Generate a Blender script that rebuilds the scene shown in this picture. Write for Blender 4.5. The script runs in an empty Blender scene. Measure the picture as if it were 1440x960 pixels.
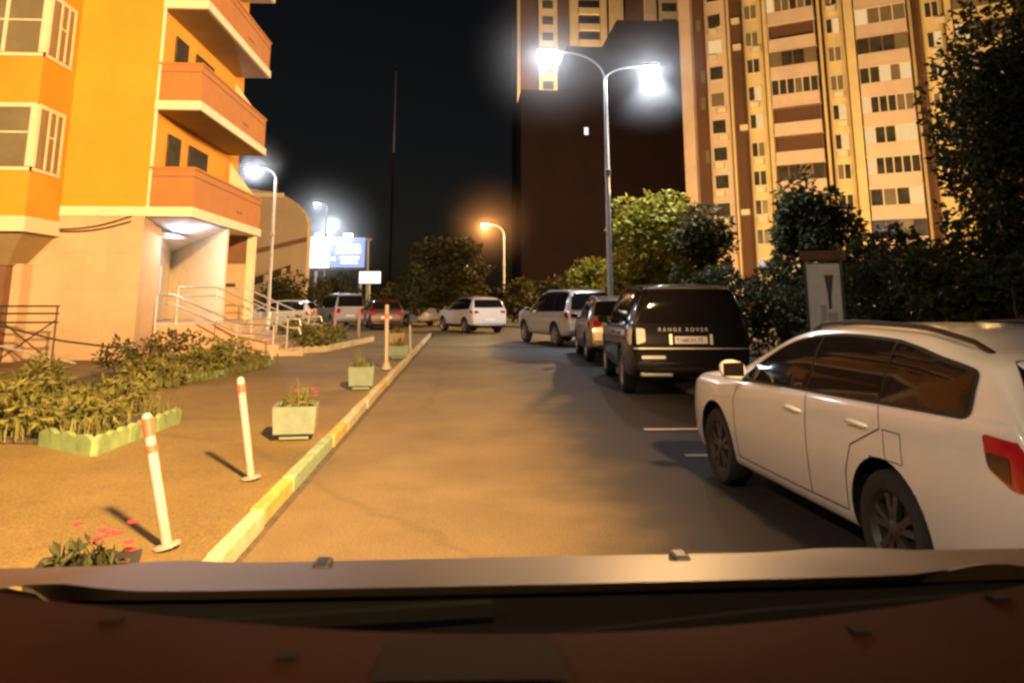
import bpy, bmesh, math, random
from mathutils import Vector, Matrix
from mathutils.bvhtree import BVHTree
from mathutils.geometry import delaunay_2d_cdt
R = math.radians
PI = math.pi
random.seed(7)
S = bpy.context.scene
COL = S.collection

# ------------------------------------------------------------------ camera constants (used to lay the place out, too)
FP, PITCH, YAW, EYE = 1080.0, R(11), R(3.4), 1.6
CX, CY = 720.0, 418 - 1080 * math.tan(R(11))


def ray(px, py):
    a = (px - CX) / FP
    b = (CY - py) / FP
    y = math.cos(PITCH) - b * math.sin(PITCH)
    z = math.sin(PITCH) + b * math.cos(PITCH)
    return Vector((a * math.cos(YAW) + y * math.sin(YAW), -a * math.sin(YAW) + y * math.cos(YAW), z))


def at(px, py, Y):
    r = ray(px, py)
    t = Y / r.y
    return Vector((r.x * t, Y, EYE + r.z * t))


def ground(px, py, z=0.0):
    r = ray(px, py)
    t = (z - EYE) / r.z
    return Vector((r.x * t, r.y * t, z))


# ------------------------------------------------------------------ materials
MATS = {}


def mat(name, col, rough=0.7, metal=0.0, var=0.12, scale=6.0, bump=0.0, bscale=60.0, coat=0.0, emit=None, estr=0.0, spec=0.5, dirt=None):
    if name in MATS:
        return MATS[name]
    m = bpy.data.materials.new(name)
    m.use_nodes = True
    nt = m.node_tree
    N, L = nt.nodes, nt.links
    b = N['Principled BSDF']
    b.inputs['Roughness'].default_value = rough
    b.inputs['Metallic'].default_value = metal
    b.inputs['Coat Weight'].default_value = coat
    b.inputs['Coat Roughness'].default_value = 0.08
    b.inputs['Specular IOR Level'].default_value = spec
    tc = N.new('ShaderNodeTexCoord')
    nz = N.new('ShaderNodeTexNoise')
    nz.inputs['Scale'].default_value = scale
    nz.inputs['Detail'].default_value = 8
    nz.inputs['Roughness'].default_value = 0.65
    L.new(tc.outputs['Object'], nz.inputs['Vector'])
    rp = N.new('ShaderNodeValToRGB')
    rp.color_ramp.elements[0].position = 0.3
    rp.color_ramp.elements[1].position = 0.7
    rp.color_ramp.elements[0].color = tuple(max(0, c * (1 - var)) for c in col) + (1,)
    rp.color_ramp.elements[1].color = tuple(min(1, c * (1 + var)) for c in col) + (1,)
    L.new(nz.outputs['Fac'], rp.inputs['Fac'])
    out = rp.outputs['Color']
    if dirt:                                   # dirt rising from the ground: (colour, height, strength), world height
        ge = N.new('ShaderNodeNewGeometry')
        sp = N.new('ShaderNodeSeparateXYZ')
        L.new(ge.outputs['Position'], sp.inputs[0])
        mr = N.new('ShaderNodeMapRange')
        mr.inputs['From Min'].default_value = dirt[1]
        mr.inputs['From Max'].default_value = 0.0
        mr.inputs['To Min'].default_value = 0.0
        mr.inputs['To Max'].default_value = dirt[2]
        L.new(sp.outputs['Z'], mr.inputs['Value'])
        n2 = N.new('ShaderNodeTexNoise')
        n2.inputs['Scale'].default_value = 3.0
        n2.inputs['Detail'].default_value = 6
        L.new(ge.outputs['Position'], n2.inputs['Vector'])
        mu = N.new('ShaderNodeMath')
        mu.operation = 'MULTIPLY'
        L.new(mr.outputs[0], mu.inputs[0])
        L.new(n2.outputs['Fac'], mu.inputs[1])
        mx = N.new('ShaderNodeMix')
        mx.data_type = 'RGBA'
        L.new(mu.outputs[0], mx.inputs['Factor'])
        L.new(out, mx.inputs['A'])
        mx.inputs['B'].default_value = tuple(dirt[0]) + (1,)
        out = mx.outputs['Result']
    L.new(out, b.inputs['Base Color'])
    if bump:
        nb = N.new('ShaderNodeTexNoise')
        nb.inputs['Scale'].default_value = bscale
        nb.inputs['Detail'].default_value = 5
        L.new(tc.outputs['Object'], nb.inputs['Vector'])
        bp = N.new('ShaderNodeBump')
        bp.inputs['Strength'].default_value = bump
        bp.inputs['Distance'].default_value = 0.02
        L.new(nb.outputs['Fac'], bp.inputs['Height'])
        L.new(bp.outputs['Normal'], b.inputs['Normal'])
    if emit:
        b.inputs['Emission Color'].default_value = tuple(emit) + (1,)
        b.inputs['Emission Strength'].default_value = estr
    MATS[name] = m
    return m


def leafmat(name, dark, light, rough=0.55, trans=0.25):
    m = bpy.data.materials.new(name)
    m.use_nodes = True
    nt = m.node_tree
    N, L = nt.nodes, nt.links
    b = N['Principled BSDF']
    g = N.new('ShaderNodeNewGeometry')
    tc = N.new('ShaderNodeTexCoord')
    nz = N.new('ShaderNodeTexNoise')
    nz.inputs['Scale'].default_value = 1.3
    L.new(tc.outputs['Object'], nz.inputs['Vector'])
    ad = N.new('ShaderNodeMath')
    ad.operation = 'MULTIPLY_ADD'
    ad.inputs[1].default_value = 0.55
    L.new(g.outputs['Random Per Island'], ad.inputs[0])
    sc = N.new('ShaderNodeMath')
    sc.operation = 'MULTIPLY'
    sc.inputs[1].default_value = 0.55
    L.new(nz.outputs['Fac'], sc.inputs[0])
    L.new(sc.outputs[0], ad.inputs[2])
    rp = N.new('ShaderNodeValToRGB')
    rp.color_ramp.elements[0].position = 0.15
    rp.color_ramp.elements[1].position = 0.85
    rp.color_ramp.elements[0].color = tuple(dark) + (1,)
    rp.color_ramp.elements[1].color = tuple(light) + (1,)
    L.new(ad.outputs[0], rp.inputs['Fac'])
    L.new(rp.outputs['Color'], b.inputs['Base Color'])
    b.inputs['Roughness'].default_value = rough
    b.inputs['Specular IOR Level'].default_value = 0.12
    tr = N.new('ShaderNodeBsdfTranslucent')
    L.new(rp.outputs['Color'], tr.inputs['Color'])
    mx = N.new('ShaderNodeMixShader')
    mx.inputs['Fac'].default_value = trans
    L.new(b.outputs[0], mx.inputs[1])
    L.new(tr.outputs[0], mx.inputs[2])
    L.new(mx.outputs[0], N['Material Output'].inputs['Surface'])
    return m


def emitmat(name, col, strength):
    m = bpy.data.materials.new(name)
    m.use_nodes = True
    b = m.node_tree.nodes['Principled BSDF']
    b.inputs['Base Color'].default_value = (0.03, 0.03, 0.03, 1)
    b.inputs['Emission Color'].default_value = tuple(col) + (1,)
    b.inputs['Emission Strength'].default_value = strength
    return m


def asphalt(name, col, patch=0.25, rough=0.8, shade_col=None, edge=1.25):
    m = mat(name, col, rough, var=0.22, scale=0.9, bump=0.35, bscale=90)
    nt = m.node_tree
    N, L = nt.nodes, nt.links
    b = N['Principled BSDF']
    src = b.inputs['Base Color'].links[0].from_socket
    tc = next(n for n in N if n.type == 'TEX_COORD')
    fine = N.new('ShaderNodeTexNoise')
    fine.inputs['Scale'].default_value = 70
    fine.inputs['Detail'].default_value = 3
    L.new(tc.outputs['Object'], fine.inputs['Vector'])
    big = N.new('ShaderNodeTexNoise')
    big.inputs['Scale'].default_value = 0.28
    big.inputs['Detail'].default_value = 4
    L.new(tc.outputs['Object'], big.inputs['Vector'])
    vo = N.new('ShaderNodeTexVoronoi')
    vo.feature = 'DISTANCE_TO_EDGE'
    vo.inputs['Scale'].default_value = 0.23
    wv = N.new('ShaderNodeTexNoise')
    wv.inputs['Scale'].default_value = 1.7
    wv.inputs['Detail'].default_value = 5
    L.new(tc.outputs['Object'], wv.inputs['Vector'])
    mxv = N.new('ShaderNodeMix')
    mxv.data_type = 'VECTOR'
    mxv.inputs['Factor'].default_value = 0.35
    L.new(tc.outputs['Object'], mxv.inputs['A'])
    L.new(wv.outputs['Color'], mxv.inputs['B'])
    L.new(mxv.outputs['Result'], vo.inputs['Vector'])
    crack = N.new('ShaderNodeMapRange')
    crack.inputs['From Max'].default_value = 0.012
    crack.inputs['To Min'].default_value = 0.78
    L.new(vo.outputs['Distance'], crack.inputs['Value'])

    def mul(a, fac_sock, lo, hi, amin=0.3, amax=0.7):
        mr = N.new('ShaderNodeMapRange')
        mr.inputs['From Min'].default_value = amin
        mr.inputs['From Max'].default_value = amax
        mr.inputs['To Min'].default_value = lo
        mr.inputs['To Max'].default_value = hi
        L.new(fac_sock, mr.inputs['Value'])
        vm = N.new('ShaderNodeVectorMath')
        vm.operation = 'SCALE'
        L.new(a, vm.inputs[0])
        L.new(mr.outputs[0], vm.inputs['Scale'])
        return vm.outputs[0]
    if shade_col:  # darker right side of the road: fading light put into the colour
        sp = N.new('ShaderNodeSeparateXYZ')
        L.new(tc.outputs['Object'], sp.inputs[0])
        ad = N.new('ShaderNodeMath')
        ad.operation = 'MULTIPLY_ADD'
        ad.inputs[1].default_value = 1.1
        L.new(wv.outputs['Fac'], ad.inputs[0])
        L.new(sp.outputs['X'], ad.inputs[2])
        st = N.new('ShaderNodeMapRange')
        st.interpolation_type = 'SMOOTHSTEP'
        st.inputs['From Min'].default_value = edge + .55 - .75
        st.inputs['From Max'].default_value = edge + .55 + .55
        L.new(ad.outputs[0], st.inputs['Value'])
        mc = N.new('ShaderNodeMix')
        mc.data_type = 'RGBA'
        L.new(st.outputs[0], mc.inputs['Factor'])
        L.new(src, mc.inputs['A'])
        mc.inputs['B'].default_value = tuple(shade_col) + (1,)
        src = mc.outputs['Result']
    o = mul(src, fine.outputs['Fac'], 0.58, 1.42)
    o = mul(o, big.outputs['Fac'], 1 - patch, 1 + patch)
    o = mul(o, crack.outputs[0], 0.55, 1.0, 0.5, 1.0)
    L.new(o, b.inputs['Base Color'])
    return m


M = dict(
    asphalt=asphalt('road_asphalt', (0.130, 0.092, 0.040), shade_col=(0.026, 0.021, 0.022)),
    pave=asphalt('pavement_asphalt', (0.140, 0.096, 0.028), 0.26),
    soil=mat('soil', (0.06, 0.045, 0.03), 0.95, var=0.4, scale=9, bump=0.6, bscale=25),
    line=mat('road_paint', (0.62, 0.6, 0.56), 0.7, var=0.3, scale=14),
    kerb_y=mat('kerb_yellow', (0.40, 0.28, 0.07), 0.75, var=0.3, scale=7, bump=0.2),
    kerb_w=mat('kerb_white', (0.38, 0.33, 0.22), 0.75, var=0.28, scale=7, bump=0.2),
    kerb_g=mat('kerb_green', (0.20, 0.27, 0.17), 0.75, var=0.3, scale=7, bump=0.2),
    orange=mat('orange_render', (0.66, 0.300, 0.026), 0.85, var=0.12, scale=0.5, bump=0.12, bscale=120),
    balc=mat('balcony_render', (0.43, 0.175, 0.055), 0.85, var=0.10, scale=1.5, bump=0.12, bscale=120),
    stone=mat('pale_stone', (0.55, 0.385, 0.25), 0.85, var=0.12, scale=1.0, bump=0.2, bscale=80, dirt=((0.25, 0.17, 0.1), 1.6, 0.7)),
    white=mat('white_trim', (0.74, 0.66, 0.50), 0.7, var=0.08, scale=3, bump=0.1),
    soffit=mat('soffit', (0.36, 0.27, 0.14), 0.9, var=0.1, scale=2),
    brownwall=mat('brown_wall', (0.2, 0.1, 0.06), 0.8, var=0.2, scale=2),
    win=mat('window_glass', (0.05, 0.048, 0.04), 0.12, var=0.5, scale=1.1, spec=0.8),
    curtain=mat('curtain_glass', (0.19, 0.165, 0.11), 0.2, var=0.16, scale=1.1),
    steel=mat('galvanised_steel', (0.45, 0.45, 0.45), 0.45, metal=0.6, var=0.15, scale=9),
    paintmetal=mat('grey_metal', (0.35, 0.33, 0.31), 0.5, metal=0.3, var=0.1),
    darkmetal=mat('dark_metal', (0.05, 0.045, 0.04), 0.5, metal=0.4),
    black=mat('black_plastic', (0.012, 0.012, 0.012), 0.5, var=0.3, scale=20),
    gloss=mat('car_glass', (0.012, 0.010, 0.010), 0.045, var=0.2, spec=0.13),
    rubber=mat('rubber', (0.018, 0.017, 0.016), 0.85, var=0.25, scale=20),
    alloy=mat('alloy', (0.42, 0.41, 0.40), 0.35, metal=0.8, var=0.1),
    alloydark=mat('dark_alloy', (0.045, 0.042, 0.04), 0.5, metal=0.3, var=0.2),
    chrome=mat('chrome', (0.75, 0.74, 0.72), 0.15, metal=1.0, var=0.05),
    red=mat('red_lens', (0.38, 0.012, 0.02), 0.15, var=0.25, scale=14, coat=0.6),
    darkred=mat('smoked_lens', (0.05, 0.012, 0.012), 0.18, var=0.25, coat=0.6),
    clear=mat('clear_lens', (0.75, 0.75, 0.74), 0.12, var=0.15, scale=30, coat=0.6),
    plate=mat('number_plate', (0.78, 0.78, 0.76), 0.4, var=0.03),
    ink=mat('plate_ink', (0.03, 0.03, 0.035), 0.6),
    silverletter=mat('silver_letters', (0.8, 0.8, 0.78), 0.5),
    bollard=mat('bollard_white', (0.29, 0.24, 0.22), 0.6, var=0.16, scale=11, dirt=((0.2, 0.15, 0.1), 0.35, 0.9)),
    bollard_red=mat('bollard_red', (0.62, 0.08, 0.05), 0.5, var=0.15),
    planter=mat('planter_green', (0.125, 0.165, 0.13), 0.8, var=0.14, scale=8, bump=0.2),
    planter_y=mat('planter_yellow', (0.26, 0.20, 0.09), 0.8, var=0.14, scale=8, bump=0.2),
    planter_r=mat('planter_terracotta', (0.26, 0.08, 0.04), 0.8, var=0.14, scale=8, bump=0.2),
    border=mat('border_paint', (0.17, 0.24, 0.10), 0.8, var=0.35, scale=5, bump=0.2),
    bark=mat('bark', (0.10, 0.075, 0.055), 0.95, var=0.4, scale=12, bump=0.6, bscale=18),
    tower_c=mat('tower_cream', (0.68, 0.58, 0.33), 0.85, var=0.10, scale=0.5),
    tower_p=mat('tower_peach', (0.64, 0.52, 0.44), 0.85, var=0.14, scale=0.4),
    tower_b=mat('tower_brown', (0.11, 0.055, 0.032), 0.85, var=0.15, scale=0.5),
    tower_d=mat('dark_tower', (0.030, 0.013, 0.012), 0.9, var=0.2, scale=0.2),
    beige=mat('beige_render', (0.46, 0.36, 0.24), 0.9, var=0.1, scale=0.6),
    petal=mat('red_petal', (0.62, 0.03, 0.05), 0.6, var=0.3, scale=30),
    hood=mat('own_car_paint', (0.040, 0.026, 0.020), 0.5, var=0.10, scale=4, coat=0.0, spec=.3),
    dash=mat('dashboard_plastic', (0.0125, 0.0036, 0.0014), 0.85, var=0.25, scale=5, bump=0.12, bscale=500, spec=.06),
    dashdark=mat('vent_plastic', (0.006, 0.0028, 0.0018), 0.9, var=0.2, spec=.1),
    cowl=mat('cowl_plastic', (0.002, 0.002, 0.002), 0.95, var=0.2, spec=.05),
)
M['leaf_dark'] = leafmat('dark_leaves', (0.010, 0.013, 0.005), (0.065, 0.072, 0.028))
M['leaf_lit'] = leafmat('lamplit_leaves', (0.05, 0.05, 0.008), (0.34, 0.28, 0.03))  # lamplight put into the leaf colour, paler and yellower
M['leaf_mid'] = leafmat('mid_leaves', (0.018, 0.020, 0.006), (0.10, 0.09, 0.028))
M['leaf_bed'] = leafmat('bed_leaves', (0.03, 0.036, 0.009), (0.21, 0.20, 0.06))
M['grass'] = leafmat('grass_blades', (0.05, 0.055, 0.014), (0.22, 0.21, 0.075))


# ------------------------------------------------------------------ mesh helpers
class MB:
    def __init__(self):
        self.v, self.f, self.m, self.mats = [], [], [], []

    def mi(self, m):
        if m is None:
            return 0
        if m not in self.mats:
            self.mats.append(m)
        return self.mats.index(m)

    def add(self, vs, fs, m=None):
        o = len(self.v)
        k = self.mi(m)
        self.v += [tuple(v) for v in vs]
        for f in fs:
            self.f.append([i + o for i in f])
            self.m.append(k)
        return self

    def box(self, x0, x1, y0, y1, z0, z1, m=None):
        vs = [(x, y, z) for z in (z0, z1) for y in (y0, y1) for x in (x0, x1)]
        return self.add(vs, [(0, 2, 3, 1), (4, 5, 7, 6), (0, 1, 5, 4), (2, 6, 7, 3), (0, 4, 6, 2), (1, 3, 7, 5)], m)

    def obox(self, c, ax, hx, hy, hz, m=None):
        """box about centre c, turned by ax about z"""
        ca, sa = math.cos(ax), math.sin(ax)
        vs = []
        for z in (-hz, hz):
            for y in (-hy, hy):
                for x in (-hx, hx):
                    vs.append((c[0] + x * ca - y * sa, c[1] + x * sa + y * ca, c[2] + z))
        return self.add(vs, [(0, 2, 3, 1), (4, 5, 7, 6), (0, 1, 5, 4), (2, 6, 7, 3), (0, 4, 6, 2), (1, 3, 7, 5)], m)

    def prism(self, poly, z0, z1, m=None):
        n = len(poly)
        vs = [(p[0], p[1], z0) for p in poly] + [(p[0], p[1], z1) for p in poly]
        fs = [tuple(range(n))[::-1], tuple(range(n, 2 * n))] + [(i, (i + 1) % n, n + (i + 1) % n, n + i) for i in range(n)]
        return self.add(vs, fs, m)

    def tube(self, pts, rad, n=8, m=None, caps=True):
        pts = [Vector(p) for p in pts]
        if not isinstance(rad, (list, tuple)):
            rad = [rad] * len(pts)
        vs, fs = [], []
        up = Vector((0, 0, 1))
        prev = None
        for i, p in enumerate(pts):
            d = (pts[min(i + 1, len(pts) - 1)] - pts[max(i - 1, 0)])
            d = d.normalized() if d.length > 1e-9 else Vector((0, 0, 1))
            if prev is None:
                a = d.cross(up)
                if a.length < 1e-3:
                    a = d.cross(Vector((1, 0, 0)))
            else:
                a = prev - d * prev.dot(d)
            a.normalize()
            prev = a
            b = d.cross(a)
            for k in range(n):
                t = 2 * PI * k / n
                vs.append(p + (a * math.cos(t) + b * math.sin(t)) * rad[i])
        for i in range(len(pts) - 1):
            for k in range(n):
                fs.append((i * n + k, i * n + (k + 1) % n, (i + 1) * n + (k + 1) % n, (i + 1) * n + k))
        if caps:
            fs.append(tuple(range(n))[::-1])
            fs.append(tuple(range((len(pts) - 1) * n, len(pts) * n)))
        return self.add(vs, fs, m)

    def lathe(self, prof, n=24, axis='z', c=(0, 0, 0), m=None, caps=True):
        """prof: (radius, height) pairs"""
        vs, fs = [], []
        for r, h in prof:
            for k in range(n):
                t = 2 * PI * k / n
                p = (r * math.cos(t), r * math.sin(t), h) if axis == 'z' else (r * math.cos(t), h, r * math.sin(t))
                vs.append((p[0] + c[0], p[1] + c[1], p[2] + c[2]))
        for i in range(len(prof) - 1):
            for k in range(n):
                fs.append((i * n + k, i * n + (k + 1) % n, (i + 1) * n + (k + 1) % n, (i + 1) * n + k))
        if caps:
            fs.append(tuple(range(n))[::-1])
            fs.append(tuple(range((len(prof) - 1) * n, len(prof) * n)))
        return self.add(vs, fs, m)

    def build(self, name, material=None, parent=None, smooth=False, bevel=0.0):
        me = bpy.data.meshes.new(name)
        me.from_pydata(self.v, [], self.f)
        if self.mats:
            for m in self.mats:
                me.materials.append(m)
            me.polygons.foreach_set('material_index', self.m)
        elif material:
            me.materials.append(material)
        if self.v:
            bm = bmesh.new()
            bm.from_mesh(me)
            bmesh.ops.recalc_face_normals(bm, faces=bm.faces)
            bm.to_mesh(me)
            bm.free()
        if smooth:
            me.polygons.foreach_set('use_smooth', [True] * len(me.polygons))
            me.set_sharp_from_angle(angle=R(40))
        me.update()
        o = bpy.data.objects.new(name, me)
        COL.objects.link(o)
        if parent:
            o.parent = parent
        if bevel:
            md = o.modifiers.new('bevel', 'BEVEL')
            md.width = bevel
            md.segments = 2
            md.limit_method = 'ANGLE'
        return o


def tag(o, label, cat, group=None, kind=None):
    if label:
        o['label'] = label
    if cat:
        o['category'] = cat
    if group:
        o['group'] = group
    if kind:
        o['kind'] = kind
    return o


def thing(name, label, cat, loc=(0, 0, 0), rz=0.0, group=None):
    o = bpy.data.objects.new(name, None)
    COL.objects.link(o)
    o.empty_display_size = 0.2
    o.location = loc
    o.rotation_euler = (0, 0, rz)
    return tag(o, label, cat, group)


def structure(o):
    o['kind'] = 'structure'
    return o


def copy_tree(o, parent=None):
    kids = [c for c in bpy.data.objects if c.parent == o]
    c = o.copy()
    COL.objects.link(c)
    c.parent = parent
    for k in kids:
        copy_tree(k, c)
    return c


def light(name, kind, loc, power, col, parent=None, size=0.1, target=None, angle=None, blend=0.5):
    ld = bpy.data.lights.new(name, kind)
    ld.energy = power
    ld.color = col
    ld.shadow_soft_size = size
    if angle:
        ld.spot_size = angle
        ld.spot_blend = blend
    o = bpy.data.objects.new(name, ld)
    COL.objects.link(o)
    o.location = loc
    if target is not None:
        o.rotation_euler = (Vector(target) - Vector(loc)).to_track_quat('-Z', 'Y').to_euler()
    if parent:
        o.parent = parent
    return o


def interp(pts, x):
    """monotone-ish cubic through sorted points"""
    n = len(pts)
    if x <= pts[0][0]:
        return pts[0][1]
    if x >= pts[-1][0]:
        return pts[-1][1]
    for i in range(n - 1):
        if pts[i][0] <= x <= pts[i + 1][0]:
            break
    h = pts[i + 1][0] - pts[i][0]
    d = (pts[i + 1][1] - pts[i][1]) / h

    def slope(j):
        if j == 0:
            return (pts[1][1] - pts[0][1]) / (pts[1][0] - pts[0][0])
        if j == n - 1:
            return (pts[-1][1] - pts[-2][1]) / (pts[-1][0] - pts[-2][0])
        a = (pts[j][1] - pts[j - 1][1]) / (pts[j][0] - pts[j - 1][0])
        b = (pts[j + 1][1] - pts[j][1]) / (pts[j + 1][0] - pts[j][0])
        return 0 if a * b <= 0 else 2 * a * b / (a + b)
    m0, m1 = slope(i), slope(i + 1)
    t = (x - pts[i][0]) / h
    return ((2 * t**3 - 3 * t**2 + 1) * pts[i][1] + (t**3 - 2 * t**2 + t) * h * m0 + (-2 * t**3 + 3 * t**2) * pts[i + 1][1] + (t**3 - t**2) * h * m1)


def rounded(poly, r, seg=4):
    out = []
    n = len(poly)
    for i in range(n):
        p, a, b = Vector(poly[i]), Vector(poly[i - 1]), Vector(poly[(i + 1) % n])
        da, db = a - p, b - p
        q = min(r, da.length * 0.45, db.length * 0.45)
        s, e = p + da.normalized() * q, p + db.normalized() * q
        for k in range(seg + 1):
            t = k / seg
            out.append(tuple(s * (1 - t) ** 2 + p * 2 * t * (1 - t) + e * t**2))
    return out


def grow(poly, d):
    """push an outline outward by d"""
    n = len(poly)
    area = sum(poly[i][0] * poly[(i + 1) % n][1] - poly[(i + 1) % n][0] * poly[i][1] for i in range(n))
    s = 1 if area > 0 else -1
    out = []
    for i in range(n):
        a, p, b = Vector(poly[i - 1]), Vector(poly[i]), Vector(poly[(i + 1) % n])
        t = (b - a)
        if t.length < 1e-9:
            out.append(tuple(p))
            continue
        t.normalize()
        out.append((p.x + s * t.y * d, p.y - s * t.x * d))
    return out


# ------------------------------------------------------------------ cars
def inside(p, poly):
    c = False
    j = len(poly) - 1
    for i in range(len(poly)):
        if (poly[i][1] > p[1]) != (poly[j][1] > p[1]) and p[0] < (poly[j][0] - poly[i][0]) * (p[1] - poly[i][1]) / (poly[j][1] - poly[i][1]) + poly[i][0]:
            c = not c
        j = i
    return c


def patch(mb, bvh, poly, axis, side, off=0.006, step=0.06, m=None):
    """a sheet with outline poly laid on the body: axis 'y' outline is (x,z), axis 'x' outline is (y,z)"""
    xs = [p[0] for p in poly]
    ys = [p[1] for p in poly]
    pts = [Vector(p) for p in poly]
    # refine long edges
    ref = []
    for i, p in enumerate(pts):
        q = pts[(i + 1) % len(pts)]
        k = max(1, int((q - p).length / step))
        for j in range(k):
            ref.append(p + (q - p) * j / k)
    n = len(ref)
    allp = list(ref)
    gx = int((max(xs) - min(xs)) / step) + 1
    gy = int((max(ys) - min(ys)) / step) + 1
    for i in range(1, gx):
        for j in range(1, gy):
            p = (min(xs) + i * step, min(ys) + j * step)
            if inside(p, poly) and min((Vector(p) - r).length for r in ref) > step * 0.4:
                allp.append(Vector(p))
    vs, es, fs, *_ = delaunay_2d_cdt(allp, [(i, (i + 1) % n) for i in range(n)], [], 1, 1e-5)
    out = []
    last = None
    for v in vs:
        if axis == 'y':
            o, d = Vector((v[0], side * 3, v[1])), Vector((0, -side, 0))
        else:
            o, d = Vector((side * 6, v[0], v[1])), Vector((-side, 0, 0))
        hit, nrm, idx, dist = bvh.ray_cast(o, d)
        if hit is None:
            hit, nrm, idx, dist = bvh.find_nearest(Vector((v[0], side * 0.8, v[1])) if axis == 'y' else Vector((side * 2.2, v[0], v[1])))
        out.append(hit - d * off)
    mb.add(out, [tuple(f) for f in fs], m)
    return mb


def stroke(pts, w):
    """polyline -> thin closed outline"""
    pts = [Vector(p) for p in pts]
    L, Rr = [], []
    for i, p in enumerate(pts):
        d = pts[min(i + 1, len(pts) - 1)] - pts[max(i - 1, 0)]
        d.normalize()
        nrm = Vector((-d.y, d.x)) * w / 2
        L.append(tuple(p + nrm))
        Rr.append(tuple(p - nrm))
    return L + Rr[::-1]


PROFILES = {
    'wagon': dict(L=4.78, W=1.82, fa=1.42, ra=-1.20, wr=0.318, lo=0.20, top=[(2.39, .50), (2.36, .64), (2.26, .76), (1.9, .89), (1.3, .985), (1.02, 1.02), (.60, 1.22), (.22, 1.385), (-.1, 1.445), (-.6, 1.475), (-1.2, 1.465), (-1.7, 1.425), (-2.02, 1.37), (-2.16, 1.20), (-2.27, 1.02), (-2.31, .92), (-2.37, .80), (-2.39, .58)],
                  belt=[(1.3, .90), (0.9, .945), (-1.0, 1.01), (-2.39, 1.05)], tumble=.33, side_rear=-1.93, pill=[-.30, -1.18], hood_x=1.0),
    'range': dict(L=5.0, W=2.02, fa=1.60, ra=-1.32, wr=0.39, lo=0.30, top=[(2.5, .6), (2.47, .92), (2.36, 1.08), (1.9, 1.14), (1.25, 1.17), (1.0, 1.20), (.45, 1.66), (.1, 1.79), (-.6, 1.84), (-1.6, 1.83), (-2.2, 1.79), (-2.33, 1.70), (-2.405, 1.42), (-2.43, 1.16), (-2.44, 1.05), (-2.47, .85), (-2.5, .6)],
                  belt=[(1.3, 1.06), (-2.5, 1.14)], tumble=.26, side_rear=-2.16, pill=[-.25, -1.2], hood_x=1.0),
    'suv': dict(L=4.85, W=1.90, fa=1.50, ra=-1.30, wr=0.38, lo=0.32, top=[(2.42, .65), (2.4, .95), (2.26, 1.10), (1.8, 1.16), (1.2, 1.20), (1.0, 1.23), (.45, 1.68), (.1, 1.82), (-.6, 1.87), (-1.5, 1.86), (-2.1, 1.81), (-2.2, 1.72), (-2.28, 1.42), (-2.33, 1.12), (-2.39, .85), (-2.42, .6)],
                belt=[(1.3, 1.06), (-2.4, 1.14)], tumble=.25, side_rear=-2.08, pill=[-.25, -1.15], hood_x=1.0),
    'crossover': dict(L=4.30, W=1.80, fa=1.32, ra=-1.28, wr=0.345, lo=0.24, top=[(2.15, .55), (2.12, .80), (2.0, .94), (1.6, 1.01), (1.12, 1.06), (.9, 1.10), (.25, 1.50), (-.1, 1.60), (-.8, 1.64), (-1.4, 1.61), (-1.78, 1.54), (-1.9, 1.40), (-2.0, 1.18), (-2.05, 1.05), (-2.11, .85), (-2.15, .55)],
                      belt=[(1.2, .97), (-2.1, 1.08)], tumble=.30, side_rear=-1.72, pill=[-.25, -1.05], hood_x=.9),
    'van': dict(L=4.30, W=1.80, fa=1.35, ra=-1.36, wr=0.32, lo=0.22, top=[(2.15, .55), (2.11, .82), (1.9, .98), (1.4, 1.12), (1.2, 1.2), (.55, 1.66), (.2, 1.78), (-.6, 1.82), (-1.5, 1.82), (-2.0, 1.79), (-2.07, 1.70), (-2.10, 1.40), (-2.115, 1.1), (-2.13, .85), (-2.15, .5)],
                belt=[(1.4, 1.0), (-2.1, 1.05)], tumble=.18, side_rear=-1.98, pill=[-.1, -1.0], hood_x=1.2),
    'hatch': dict(L=4.05, W=1.72, fa=1.25, ra=-1.25, wr=0.305, lo=0.19, top=[(2.02, .5), (2.0, .68), (1.88, .8), (1.4, .92), (1.05, .98), (.85, 1.02), (.2, 1.36), (-.1, 1.44), (-.8, 1.48), (-1.3, 1.45), (-1.66, 1.37), (-1.8, 1.2), (-1.9, 1.02), (-1.96, .85), (-2.02, .5)],
                  belt=[(1.1, .89), (-2.0, .98)], tumble=.30, side_rear=-1.6, pill=[-.2, -1.0], hood_x=.85),
    'sedan': dict(L=4.50, W=1.76, fa=1.37, ra=-1.27, wr=0.31, lo=0.19, top=[(2.25, .5), (2.22, .66), (2.1, .78), (1.6, .9), (1.15, .96), (.95, 1.0), (.25, 1.36), (-.1, 1.43), (-.7, 1.45), (-1.1, 1.38), (-1.6, 1.1), (-1.75, 1.04), (-2.1, .99), (-2.18, .9), (-2.23, .75), (-2.25, .5)],
                  belt=[(1.2, .88), (-2.2, .95)], tumble=.32, side_rear=-1.38, pill=[-.25], hood_x=.95),
}


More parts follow.
